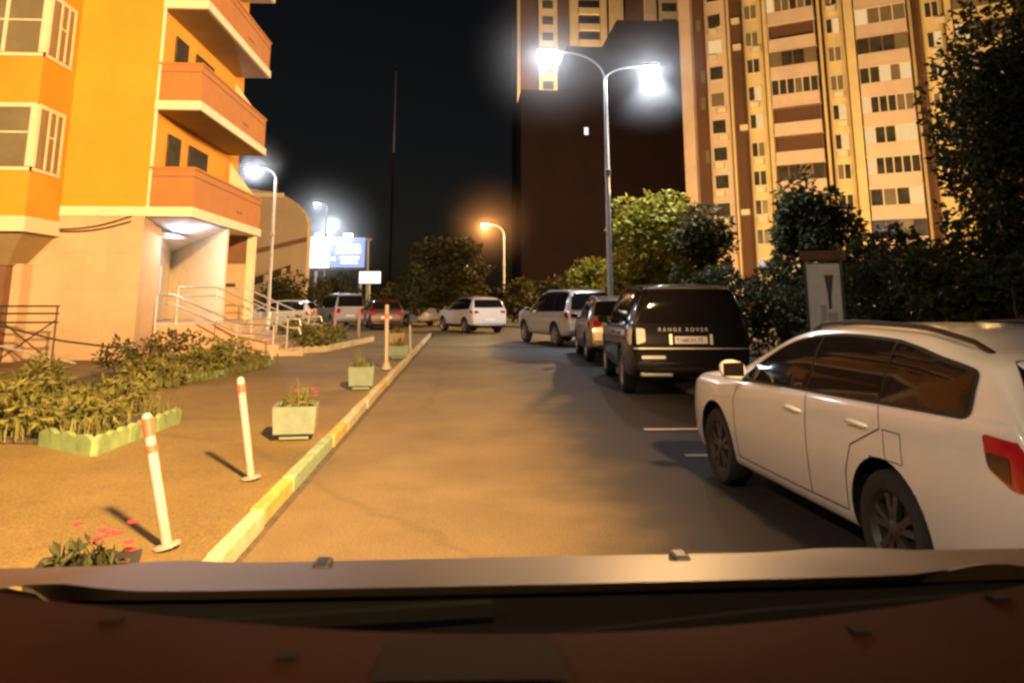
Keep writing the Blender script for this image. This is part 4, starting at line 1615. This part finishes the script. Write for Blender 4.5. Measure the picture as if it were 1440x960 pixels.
# ------------------------------------------------------------------ towers
def tower_right():
    # facade plane through A, turned so that the right end is nearer
    A = at(1260, 250, 66)
    ang = R(-34)
    u = Vector((math.cos(ang), math.sin(ang), 0))
    nrm = Vector((math.sin(ang), -math.cos(ang), 0))       # towards the viewer
    t = thing('tower_block', 'tall cream tower block with rows of glazed balconies and brown recesses, warmly lit', 'building', (A.x, A.y, 0), ang)

    def s_of(px):
        r = ray(px, 230)
        k = (A.x * nrm.x + A.y * nrm.y) / (r.x * nrm.x + r.y * nrm.y)
        return (Vector((r.x * k, r.y * k, 0)) - Vector((A.x, A.y, 0))).dot(u)
    ST = 2.8
    F0 = 7.0 - 2 * ST - 1.45 + .1
    NF = 17
    H = F0 + NF * ST + 1
    sL, sR = s_of(966), s_of(1480)
    q = MB()
    q.box(sL, sR, 0, 15, 0, H)
    q.build('wall', M['tower_b'], t)
    q = MB()
    q.box(sL - .3, sR + .3, -.4, 15.2, H, H + .8)
    q.build('roof', M['tower_b'], t)

    def pil(a, b, d, m):
        q = MB()
        q.box(s_of(a), s_of(b), -d, -.002, 0, H - .2)
        q.build('pilaster', m, t)
    pil(967, 983, .9, M['tower_p'])
    pil(1034, 1037, .35, M['tower_c'])
    pil(1088, 1094, .9, M['tower_c'])
    pil(1166, 1170, .5, M['tower_c'])
    pil(1206, 1219, 1.0, M['tower_c'])
    pil(1299, 1303, .5, M['tower_c'])
    pil(1352, 1362, .9, M['tower_c'])
    rng = random.Random(5)

    def column(a, b, d, kind, m, nwin, f0=0, f1=13):
        s0, s1 = s_of(a), s_of(b)
        if kind == 'balcony':
            q = MB()
            q.box(s0, s1, -d * .55, -.004, 0, H - .3)
            q.build('balcony_stack', M['tower_b'], t)
            for f in range(f0, f1):
                z = F0 + f * ST
                q = MB()
                q.box(s0, s1, -d, -d * .55 - .003, z, z + 1.12)
                q.box(s0 - .05, s1 + .05, -d - .05, -d * .55 - .003, z - .16, z - .002)
                bo = q.build('balcony', m if rng.random() > .12 else M['tower_b'] if rng.random() > .6 else M['tower_p'], t)
                open_ = rng.random() < .15
                q = MB()
                n_ = rng.choice([4, 5, 6])
                for i in range(n_ + 1):
                    if open_ and 0 < i < n_:
                        continue
                    x = s0 + (s1 - s0) * i / n_
                    q.box(max(s0, x - .05), min(s1, x + .05), -d + .02, -d + .09, z + 1.121, z + 2.63)
                q.box(s0, s1, -d + .015, -d + .095, z + 1.85 + .72, z + 2.635)
                q.build('glazing_frame', rng.choice([M['white'], M['white'], M['brownwall']]), bo)
                if not open_:
                    for i in range(n_):
                        x0 = s0 + (s1 - s0) * i / n_ + .05
                        x1 = s0 + (s1 - s0) * (i + 1) / n_ - .05
                        q = MB()
                        q.box(x0, x1, -d + .03, -d + .06, z + 1.125, z + 2.57)
                        pane = q.build('pane', rng.choice([M['win'], M['win'], M['win'], M['curtain'], WARM]), bo)
        else:
            q = MB()
            w = s1 - s0
            poly = []
            for i in range(9):
                a_ = PI * i / 8
                poly.append((s0 + w / 2 - math.cos(a_) * w / 2, -.15 - d * math.sin(a_) ** .6))
            poly = [(s0, -.003)] + poly + [(s1, -.003)]
            q.prism(poly, 0, H - .3)
            q.build('bay', m, t, True)
            for f in range(f0, f1):
                z = F0 + f * ST
                for i in range(nwin):
                    x0 = s0 + w * (.18 + .64 * i / nwin) + .06
                    x1 = s0 + w * (.18 + .64 * (i + 1) / nwin) - .06
                    q = MB()
                    q.box(x0 - .07, x1 + .07, -.20 - d, -.13 - d, z + .85, z + 2.35)
                    wf = q.build('window', M['white'], t)
                    q = MB()
                    q.box(x0, x1, -.22 - d, -.201 - d, z + .93, z + 2.27)
                    q.build('pane', rng.choice([M['win']] * 5 + [M['curtain'], M['curtain'], WARM]), wf)
                if rng.random() < .55:
                    q = MB()
                    xx = s0 + w * rng.uniform(.2, .6)
                    q.box(xx, xx + .8, -.55 - d, -.21 - d, z + .15, z + .70)
                    q.build('air_conditioner', M['white'], t)
    WARM = emitmat('lit_window', (1.0, .66, .3), .8)
    column(1001, 1032, .35, 'bay', M['tower_p'], 1, 0, 12)
    column(1057, 1086, .9, 'bay', M['tower_c'], 2, 1, 13)
    column(1096, 1163, 1.3, 'balcony', M['tower_p'], 0, 1, 13)
    column(1174, 1204, .9, 'bay', M['tower_c'], 2, 1, 12)
    column(1222, 1296, 1.4, 'balcony', M['tower_p'], 0, 0, 12)
    column(1317, 1350, .9, 'bay', M['tower_c'], 2, 4, 12)
    column(1364, 1450, 1.4, 'balcony', M['tower_c'], 0, 7, 12)
    for f in range(1, 12):
        z = F0 + f * ST
        if rng.random() < .7:
            q = MB()
            x = s_of(rng.uniform(1040, 1048))
            q.box(x, x + .8, -.5, -.01, z + 1.0, z + 1.55)
            q.build('air_conditioner', M['white'], t)
        if rng.random() < .6:
            q = MB()
            x = s_of(rng.uniform(988, 994))
            q.box(x, x + .45, -.03, -.003, z + .9, z + 2.2)
            q.build('window', M['curtain'], t)
    return t, A, u, nrm


tw, TA, TU, TN = tower_right()
# dark block in the centre
p0, p1 = at(733, 200, 98), at(972, 200, 98)
t = thing('dark_block', 'unlit dark brown high-rise behind the double street lamp', 'building', (p0.x, 98, 0))
w = p1.x - p0.x
xa = lambda px: at(px, 200, 98).x - p0.x
hz = lambda py: at(850, py, 98).z
q = MB()
q.box(0, xa(800), 0, 12, 0, hz(128))
q.box(xa(800) + .002, xa(872), 0, 12, 0, hz(66))
q.prism([(xa(872) + .004, 0), (w, 0), (w, 12), (xa(872) + .004, 12)], 0, hz(28))
q.build('wall', M['tower_d'], t)
rng = random.Random(9)
for i in range(9):
    for f in range(8):
        x = 1.2 + i * (w - 2) / 9
        z = 4 + f * 3.0
        q = MB()
        q.box(x, x + 1.3, -.03, -.004, z, z + 1.5)
        q.build('window', M['tower_d'], t)
q = MB()
x = xa(822)
q.box(x, x + .5, -.08, -.032, hz(190), hz(180))
q.build('lit_vent_window', emitmat('cool_window', (.8, .9, 1), 1.6), t)
# lit tower behind it
p0, p1 = at(727, 30, 122), at(960, 30, 122)
t = thing('rear_tower', 'cream tower whose lit upper storeys rise behind the dark block', 'building', (p0.x, 122, 0))
w = p1.x - p0.x
q = MB()
q.box(0, w, 0, 14, 0, 62)
q.build('wall', M['tower_b'], t)
q = MB()
q.box(-.2, w + .2, -.2, 14.2, 62, 63)
q.build('roof', M['tower_b'], t)
xb = lambda px: at(px, 30, 122).x - p0.x
for a, b, d, m in ((727, 731, .7, 'tower_p'), (757, 783, .8, 'tower_c'), (800, 812, .9, 'tower_c'), (843, 852, .9, 'tower_c'), (856, 876, .5, 'tower_c'), (906, 922, .8, 'tower_p'), (926, 962, .6, 'tower_c')):
    q = MB()
    q.box(xb(a), xb(b), -d, -.003, 0, 61.5)
    q.build('pilaster', M[m], t)
for f in range(9, 21):
    z = f * 2.8 + .5
    q = MB()
    q.box(xb(813), xb(842), -1.1, -.004, z, z + 1.1)
    b = q.build('balcony', M['tower_c'], t)
    q = MB()
    q.box(xb(815), xb(840), -.6, -.005, z + 1.15, z + 2.5)
    q.build('glazing', M['win'], b)
    for a, c, d in ((762, 777, .8), (930, 950, .6)):
        q = MB()
        q.box(xb(a), xb(c), -d - .05, -d - .003, z + .9, z + 2.3)
        q.build('window', M['win'], t)
light('tower_wash', 'SPOT', (p0.x + 9, 112.5, 24), 40000, (1.0, .58, .24), None, .3, (p0.x + 9, 122, 44), R(150), .6)  # unseen spot added between the blocks to light the rear tower

# ------------------------------------------------------------------ beige rounded building far left and billboard
p0, p1 = at(300, 350, 58), at(432, 350, 58)
t = thing('beige_building', 'beige building with a rounded roof end and slanting dark window bands', 'building', (p0.x, 58, 0))
w = p1.x - p0.x
zz = lambda py: at(390, py, 58).z
xx = lambda px: at(px, 350, 58).x - p0.x
top_z, r_ = zz(268), 3.0
poly = [(0, 0), (w, 0), (w, top_z - r_ - .8)]
for i in range(1, 9):
    a = PI / 2 * i / 8
    poly.append((w - r_ * 1.2 + r_ * 1.2 * math.cos(a), top_z - r_ + r_ * math.sin(a)))
poly.append((0, top_z + .6))
q = MB()
n = len(poly)
q.add([(p[0], 0, p[1]) for p in poly] + [(p[0], 1.2, p[1]) for p in poly], [tuple(range(n)), tuple(range(n, 2 * n))[::-1]] + [(i, (i + 1) % n, n + (i + 1) % n, n + i) for i in range(n)])
q.build('wall', M['beige'], t)


def slant(a, b, th, m, d0, d1, nm):
    q = MB()
    (x0, z0), (x1, z1) = a, b
    q.add([(x0, -d1, z0 - th), (x1, -d1, z1 - th), (x1, -d1, z1), (x0, -d1, z0), (x0, -d0, z0 - th), (x1, -d0, z1 - th), (x1, -d0, z1), (x0, -d0, z0)],
          [(0, 1, 2, 3), (4, 7, 6, 5), (0, 4, 5, 1), (2, 6, 7, 3), (0, 3, 7, 4), (1, 5, 6, 2)])
    return q.build(nm, m, t)


slant((xx(320), zz(360)), (xx(431), zz(333)), .35, M['brownwall'], .003, .05, 'window_band')
slant((xx(330), zz(402)), (xx(410), zz(372)), .55, M['win'], .003, .05, 'window_band')
slant((xx(300), zz(272)), (xx(395), zz(272)), .3, M['white'], .003, .25, 'cornice')
for px in (352, 378, 402):
    q = MB()
    q.box(xx(px) - .12, xx(px) + .12, -.5, -.06, 0, zz(402) + (px - 330) / 80 * 1.4)
    q.build('strut', M['beige'], t)
q = MB()
q.box(xx(330), xx(430), -.4, -.003, zz(425), zz(412))
q.build('plinth_band', M['brownwall'], t)

Yb = 88
t = thing('billboard', 'billboard with a white glowing left half and blue-white stripes on the right', 'billboard', (at(470, 400, Yb).x, Yb, 0))
bx = lambda px: at(px, 355, Yb).x - at(470, 400, Yb).x
bz = lambda py: at(470, py, Yb).z
q = MB()
q.box(bx(435), bx(517), 0, .5, bz(380), bz(333))
q.build('frame', M['darkmetal'], t)
q = MB()
q.box(bx(437), bx(463), -.05, -.003, bz(376), bz(334))
q.build('white_panel', emitmat('panel_white', (.62, .85, 1.0), 9), t)
q = MB()
q.box(bx(463) + .01, bx(513), -.045, -.003, bz(376), bz(334))
q.build('blue_panel', emitmat('panel_blue', (.30, .42, .75), 1.2), t)
for (a, b, y0, y1) in ((474, 506, 344, 348), (473, 507, 351, 356), (478, 505, 361, 364), (480, 503, 368, 370)):
    q = MB()
    q.box(bx(a), bx(b), -.075, -.047, bz(y1), bz(y0))
    q.build('stripe', emitmat('stripe_white', (.75, .86, 1.0), 5), t)
for px in (451, 461, 468):
    q = MB()
    q.box(bx(px), bx(px + 4), -.085, -.052, bz(366), bz(362))
    q.build('letter_block', emitmat('letter_pale', (.8, .9, 1.0), 4), t)
for px in (450, 490):
    q = MB()
    q.box(bx(px - 5), bx(px + 5), -.9, -.4, bz(334), bz(330))
    q.build('floodlight', emitmat('flood', (.8, .88, 1), 40), t)
for px in (445, 508):
    q = MB()
    q.tube([(bx(px), .25, 0), (bx(px), .25, bz(381))], .2, 10)
    q.build('post', M['steel'], t, True)
c = at(470, 350, Yb)
light('billboard_light', 'POINT', (c.x, Yb - 2.0, c.z + 2.5), 2200, (.75, .85, 1.0), None, .3)
bloom((at(450, 335, Yb).x, Yb - 1.5, c.z + .8), 9.0, .07)
# lamp above it, and the smaller sign to its right
p = at(448, 286, 80)
lamp('street_lamp', 'street lamp with a white light standing over the glowing billboard', (p.x + .9, 80, 0), p.z - .4, [(-.9, .4, 0)], WHITE, 60, 500, 0, .1)
bloom((p.x, 80, p.z), 3.6, .06)
p = at(520, 390, 75)
t = thing('lit_sign', 'small white lit sign on a post to the right of the billboard', 'sign', (p.x, 75, 0))
q = MB()
q.box(-1.0, 1.0, 0, .25, p.z - .55, p.z + .55)
q.build('panel', emitmat('sign_white', (1, .97, .9), 1.6), t)
q = MB()
q.box(-1.06, 1.06, .002, .22, p.z - .61, p.z - .552)
q.box(-1.06, 1.06, .002, .22, p.z + .552, p.z + .61)
q.build('frame', M['darkmetal'], t)
q = MB()
q.tube([(0, .12, 0), (0, .12, p.z - .6)], .08, 8)
q.build('post', M['steel'], t)
p = at(518, 350, 84)
t = thing('sign_mast', 'dark thin mast right of the billboard', 'mast', (p.x, 84, 0))
q = MB()
q.tube([(0, 0, 0), (0, 0, at(518, 338, 84).z)], [.16, .1], 8)
q.build('pole', M['paintmetal'], t)
q = MB()
q.box(-.35, .35, -.1, .1, at(518, 338, 84).z, at(518, 336, 84).z + .05)
q.build('cap', M['paintmetal'], t)

p = at(551, 300, 150)  # upright pole built for a faint vertical streak in the sky
zt_ = at(548, 100, 150).z
t = thing('sky_streak', 'faint thin streak in the black sky left of the orange lamp, built as a pole', 'mast', (p.x, 150, 0))
q = MB()
q.tube([(0, 0, 0), (0, 0, zt_ * .64)], [.25, .22], 8)
q.build('lower_section', M['tower_d'], t, True)
q = MB()
q.tube([(0, 0, zt_ * .64), (0, 0, zt_)], [.22, .10], 8)
q.build('upper_section', M['paintmetal'], t, True)
light('streak_spot', 'SPOT', (p.x + 3, 136, 6), 9000, (1, .8, .7), None, .2, (p.x, 150, zt_ * .85), R(34), .8)  # spot aimed at the upper section of the pole

# ------------------------------------------------------------------ notice board on the right
p = at(1160, 420, 15.0)
t = thing('notice_board', 'white notice board with a dark tapered figure under a small brown roof', 'notice board', (p.x, 15.0, .1), R(-30))
t.scale = (.72, .72, 1)
q = MB()
q.box(-.42, .42, 0, .06, p.z - .72, p.z + .58)
q.build('panel', mat('board_white', (.78, .75, .72), .5, var=.12, scale=4), t)
for x in (-.46, .46):
    q = MB()
    q.box(x - .035, x + .035, -.02, .08, -.1, p.z + .80)
    q.build('post', M['darkmetal'], t)
q = MB()
q.add([(-.58, -.16, p.z + .66), (.58, -.16, p.z + .66), (.58, .22, p.z + .66), (-.58, .22, p.z + .66), (-.58, .03, p.z + .84), (.58, .03, p.z + .84)], [(0, 1, 2, 3), (0, 4, 5, 1), (3, 2, 5, 4), (0, 3, 4), (1, 5, 2)])
q.build('roof', M['brownwall'], t)
q = MB()
q.add([(.02, -.004, p.z + .36), (.26, -.004, p.z + .36), (.18, -.004, p.z - .02), (.16, -.004, p.z - .30), (.09, -.004, p.z - .30), (.08, -.004, p.z)], [(0, 1, 2, 3, 4, 5)])
q.build('printed_figure', M['black'], t)
q = MB()
q.box(-.12, .02, -.008, -.003, p.z - .58, p.z - .22)
q.box(.06, .30, -.008, -.003, p.z - .56, p.z - .36)
q.build('printed_block', M['paintmetal'], t)
q = MB()
q.box(.0, .28, -.008, -.003, p.z + .40, p.z + .45)
q.build('printed_line', M['white'], t)

# ------------------------------------------------------------------ trees and hedges
def tree(loc, h, blobs, count, size, material, label, trunk_r=.14, name='tree', cat='tree', limbs=7, seed=1, aspect=.55, group=None):
    rng = random.Random(seed)
    t = thing(name, label, cat, loc, 0, group)
    q = MB()
    pts = [Vector((0, 0, -.1))]
    for i in range(1, 6):
        pts.append(Vector((rng.uniform(-.12, .12), rng.uniform(-.12, .12), h * .62 * i / 5)))
    q.tube(pts, [trunk_r * (1.25 - .8 * i / 5) for i in range(6)], 9)
    for k in range(limbs):
        c, r = blobs[k % len(blobs)]
        st = pts[rng.randint(2, 5)]
        e = Vector(c)
        md = st.lerp(e, .5) + Vector((rng.uniform(-.2, .2), rng.uniform(-.2, .2), rng.uniform(0, .25)))
        q.tube([st, md, e, e + Vector((rng.uniform(-.6, .6) * r[0], rng.uniform(-.6, .6) * r[1], r[2] * .8))], [trunk_r * .42, trunk_r * .28, trunk_r * .16, .008], 6)
    q.build('trunk', M['bark'], t, True)
    q = MB()
    leaf_cloud(q, blobs, count, size, None, rng=rng, flat=.3, aspect=aspect)
    q.build('crown', material, t)
    return t


def crown_blobs(rng, cx, cy, z0, z1, rx, ry, n, s=.36):
    out = []
    for _ in range(n):
        u = rng.uniform(-1, 1)
        z = z0 + (z1 - z0) * (u * .5 + .5)
        k = math.sqrt(max(.08, 1 - u * u * .8))
        a = rng.uniform(0, 2 * PI)
        rr_ = rng.random() ** .6 * k
        out.append(((cx + rx * rr_ * math.cos(a) * .8, cy + ry * rr_ * math.sin(a) * .8, z), (rx * s * rng.uniform(.6, 1.3), ry * s * rng.uniform(.6, 1.3), (z1 - z0) * s * .55 * rng.uniform(.6, 1.3))))
    return out


r5 = random.Random(21)
# lit tree by the double lamp
p = at(915, 350, 27.5)
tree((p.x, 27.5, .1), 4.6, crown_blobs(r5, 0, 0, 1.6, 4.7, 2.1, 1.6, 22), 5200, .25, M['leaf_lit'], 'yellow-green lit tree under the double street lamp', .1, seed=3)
p = at(828, 375, 33)
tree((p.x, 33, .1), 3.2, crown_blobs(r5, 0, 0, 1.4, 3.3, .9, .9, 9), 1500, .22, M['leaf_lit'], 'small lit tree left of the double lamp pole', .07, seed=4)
p = at(985, 350, 25)
tree((p.x, 25.5, .1), 4.0, crown_blobs(r5, 0, 0, 1.2, 4.2, 1.5, 1.3, 14), 3000, .22, M['leaf_mid'], 'dull green tree between lit tree and dark tree', .09, seed=5)
# dark tree in the middle right
p = at(1135, 350, 24)
tree((p.x, 24, .1), 5.6, crown_blobs(r5, 0, 0, .6, 4.4, 2.0, 1.6, 26) + crown_blobs(r5, -.35, .2, 3.2, 5.5, 1.1, 1.0, 9) + crown_blobs(r5, .9, -.2, 2.6, 4.6, .9, .9, 7), 11500, .20, M['leaf_dark'], 'dark tree standing behind the notice board in front of the tower', .13, seed=6)
# big dark tree at right edge
p = at(1452, 250, 17)
tree((p.x + .4, 17, .1), 8.6, crown_blobs(r5, 0, 0, 1.4, 7.8, 2.6, 2.3, 48, .40), 24000, .19, M['leaf_dark'], 'big dark tree at right edge with light glinting through its leaves', .18, seed=7)
p = at(1275, 350, 18)
tree((p.x + .6, 19, .1), 3.2, crown_blobs(r5, 0, 0, .8, 2.9, 1.9, 1.6, 24), 7500, .17, M['leaf_dark'], 'lower dark tree spreading behind the roof of the white wagon', .13, seed=8)
# hedge pieces on the right
for k, (px, Y, hgt, wid) in enumerate(((1075, 21, 2.2, 1.6), (1195, 22, 2.6, 1.7), (1250, 17, 2.5, 1.7), (1350, 14, 2.3, 1.7), (1440, 12, 2.3, 1.6), (1010, 23, 2.4, 1.4))):
    p = at(px, 420, Y)
    lab = ['dark hedge bush between black off-roader and notice board', 'dark hedge bush just right of the notice board', 'dark hedge bush behind the wagon windscreen', 'dark hedge bush above the wagon roof',
           'dark hedge bush at right edge behind the wagon tailgate', 'dark hedge bush behind the black off-roader'][k]
    bush((p.x, Y, .1), crown_blobs(r5, 0, 0, .35, hgt - .2, wid, 1.2, 12), 3000, .15, M['leaf_dark'], lab, 'hedge', 6, rng=random.Random(40 + k), name='hedge_bush')
# tree in the centre beyond the crossover
p = at(628, 390, 46)
tree((p.x, 46, 0), 4.4, crown_blobs(r5, 0, 0, 1.3, 4.6, 2.9, 1.8, 22), 4800, .30, M['leaf_mid'], 'round dark-green tree behind the white crossover at the crossing', .13, seed=9)
p = at(575, 410, 42)
tree((p.x, 43, 0), 3.0, crown_blobs(r5, 0, 0, .9, 3.0, 1.1, 1.0, 10), 1700, .22, M['leaf_dark'], 'small dark tree with thin trunks over the pale saloon', .07, seed=10)
k = 0
for px, Y, hgt, wid, mt, lab in ((430, 52, 3.4, 2.2, 'leaf_mid', 'dim bush below the glowing billboard'), (395, 50, 2.4, 1.6, 'leaf_mid', 'dim bush at foot of the beige building'), (530, 58, 2.8, 2.4, 'leaf_mid', 'dim bush under the small lit sign'),
                             (735, 52, 2.6, 2.0, 'leaf_mid', 'dim bush right of the orange lamp pole'), (775, 45, 2.6, 2.0, 'leaf_mid', 'dim bush above the silver off-roader'), (805, 60, 4.0, 3.0, 'leaf_dark', 'dark bush far behind the silver off-roader'), (480, 62, 3.0, 2.4, 'leaf_dark', 'dark bush behind the grey van')):
    p = at(px, 420, Y)
    bush((p.x, Y, 0), crown_blobs(r5, 0, 0, .3, hgt, wid, 1.4, 12), 1500, .26, M[mt], lab, 'bush', 5, rng=random.Random(70 + k), name='bush')
    k += 1
q = MB()
rg = random.Random(77)
bl = []
for i in range(70):
    x = -60 + i * 1.9
    if 0 < 1:
        bl.append(((x, rg.uniform(104, 112) if x > 30 or x < 4 else rg.uniform(84, 92), rg.uniform(.6, 2.2)), (2.2, 2.0, rg.uniform(1.2, 2.4))))
leaf_cloud(q, bl, 9000, .5, None, rng=rg)
tag(q.build('treeline', M['leaf_dark']), 'dark distant band of bushes along the horizon', 'treeline', kind='stuff')

# ------------------------------------------------------------------ our own car: bonnet, cowl and dashboard
HZ = lambda t_: 1.305 - .169 * t_ - .138 * t_**2 - (.3 * max(0, t_ - .85) ** 1.2)
own = thing('own_car', 'beige car we look out of, its bonnet, wipers and brown dashboard', 'car', (.08, 0, 0))
q = MB()
NX, NY = 48, 26
vs, fs = [], []
for j in range(NY + 1):
    t_ = .05 + 1.10 * j / NY
    for i in range(NX + 1):
        x = -.93 + 1.86 * i / NX
        e = abs(x) / .93
        y = .85 + t_ + .06 * e**2 * (1 - t_)
        z = HZ(t_) - .012 * e**2 - .35 * max(0, e - .90) ** 1.4
        z += .010 * math.exp(-((abs(x) - .52) / .06) ** 2) * max(0, 1 - t_)
        vs.append((x, y, z))
for j in range(NY):
    for i in range(NX):
        a = j * (NX + 1) + i
        fs.append((a, a + 1, a + NX + 2, a + NX + 1))
q.add(vs, fs)
q.build('bonnet', M['hood'], own, True)
for sd in (-1, 1):
    q = MB()
    vv = []
    for j in range(9):
        t_ = .05 + 1.10 * j / 8
        zt_ = HZ(t_) - .012 - .35 * .10**1.4 - .004
        yy = .85 + t_ + .06 * (1 - t_)
        vv += [(sd * .932, yy, zt_), (sd * .97, yy, zt_ - .12), (sd * .95, yy, .45)]
    ff = []
    for j in range(8):
        for c_ in range(2):
            ff.append((j * 3 + c_, j * 3 + c_ + 1, j * 3 + c_ + 4, j * 3 + c_ + 3))
    q.add(vv, ff)
    q.build('wing_panel', M['hood'], own, True)
q = MB()
vv = []
for i in range(33):
    x = -.93 + 1.86 * i / 32
    e = abs(x) / .93
    vv += [(x, .585 - .06 * e**2, 1.27), (x, .925 + .06 * e**2, 1.279 - .012 * e**2)]
q.add(vv, [(i * 2, i * 2 + 1, i * 2 + 3, i * 2 + 2) for i in range(32)])
q.build('cowl', M['cowl'], own, True)
# dashboard top
q = MB()
vv, ff = [], []
rows = [(.600, -.030), (.604, -.008), (.596, 0), (.55, .002), (.48, .0), (.40, -.012), (.30, -.05), (.27, -.20)]
for (yy, dz) in rows:
    for i in range(41):
        x = -.80 + 1.6 * i / 40
        vv.append((x, yy - .05 * x * x, 1.3665 + dz + .24 * x * x))
for j in range(len(rows) - 1):
    for i in range(40):
        a = j * 41 + i
        ff.append((a, a + 1, a + 42, a + 41))
q.add(vv, ff)
q.build('dashboard', M['dash'], own, True)
q = MB()
c0 = ground(0, 0) if False else None
q.add([(-.13, .575, 1.375), (-.018, .575, 1.373), (-.012, .515, 1.373), (-.135, .515, 1.375)], [(0, 1, 2, 3)])
q.build('defroster_vent', M['dashdark'], own)
for (x, y_) in ((-.19, .545), (.19, .56), (-.31, .57), (.30, .575)):
    q = MB()
    q.box(x - .006, x + .006, y_ - .005, y_ + .005, 1.360 + .24 * x * x, 1.3705 + .24 * x * x)
    q.build('dash_clip', M['dashdark'], own)
# washer nozzles and wipers
for x in (-.265, .215):
    q = MB()
    yn = 1.12
    t_ = yn - .85
    zn = HZ(t_) - .012 * (x / .93) ** 2
    q.box(x - .012, x + .012, yn - .02, yn + .015, zn - .005, zn + .010)
    q.build('washer_nozzle', M['black'], own, bevel=.005)
for x0, x1 in ((.55, -.12), (-.05, -.72)):
    q = MB()
    q.tube([(x0, .86, 1.285), ((x0 + x1) / 2, .82, 1.288), (x1, .78, 1.280)], [.012, .009, .005], 6)
    q.build('wiper', M['cowl'], own, True)

# ------------------------------------------------------------------ lights that reach in from outside the frame
key = light('sodium_lamp_light', 'SPOT', (3.6, -4.2, 8.2), 76000, SOD, None, .4, (-9.2, 14, 2.4), R(74), .75)
light('warm_lamp_light', 'POINT', (-6.5, -3.0, 7.5), 2700, (1.0, .78, .58), None, .15)
# unseen lights added before the tower to brighten its front
for s_, z_, pw in ((-14, 9, 27000), (6, 9, 27000)):
    P_ = Vector((TA.x, TA.y, 0)) + TU * s_ + TN * 27
    light('tower_wash', 'POINT', (P_.x, P_.y, z_), pw, (1.0, .56, .20), None, .3)

# ------------------------------------------------------------------ night sky, weak moon
wd = bpy.data.worlds.new('World')
S.world = wd
wd.use_nodes = True
nt = wd.node_tree
bg = nt.nodes['Background']
sky = nt.nodes.new('ShaderNodeTexSky')
sky.sky_type = 'NISHITA'
sky.sun_disc = False
sky.sun_elevation = R(14)
sky.sun_rotation = R(150)
tint = nt.nodes.new('ShaderNodeMix')
tint.data_type = 'RGBA'
tint.blend_type = 'MULTIPLY'
tint.inputs['Factor'].default_value = 1
tint.inputs['B'].default_value = (1.0, .72, .62, 1)
nt.links.new(sky.outputs[0], tint.inputs['A'])
nt.links.new(tint.outputs['Result'], bg.inputs['Color'])
bg.inputs['Strength'].default_value = .0022
sun = bpy.data.lights.new('moon', 'SUN')
sun.energy = .02
sun.angle = R(.5)
sun.color = (1, .9, .8)
so = bpy.data.objects.new('moon', sun)
COL.objects.link(so)
so.rotation_euler = (R(76), 0, R(30))

# ------------------------------------------------------------------ camera
cd = bpy.data.cameras.new('camera')
cam = bpy.data.objects.new('camera', cd)
COL.objects.link(cam)
cam.location = (0, 0, EYE)
cam.rotation_euler = (PI / 2 + PITCH, 0, -YAW)
cd.sensor_width = 36
cd.lens = 36 * FP / 1440
cd.shift_y = -(480 - CY) / 1440
cd.dof.use_dof = True
cd.dof.focus_distance = 13
cd.dof.aperture_fstop = 7.5
cd.clip_start = .05
cd.clip_end = 2000
S.camera = cam
S.render.engine = 'CYCLES'
S.cycles.use_denoising = True
S.cycles.max_bounces = 6
S.cycles.diffuse_bounces = 3
S.cycles.volume_bounces = 0
S.cycles.sample_clamp_indirect = 4
S.cycles.pixel_filter_type = 'BLACKMAN_HARRIS'
S.cycles.filter_width = 2.7
S.view_settings.view_transform = 'Standard'
S.view_settings.look = 'None'
S.view_settings.exposure = 0
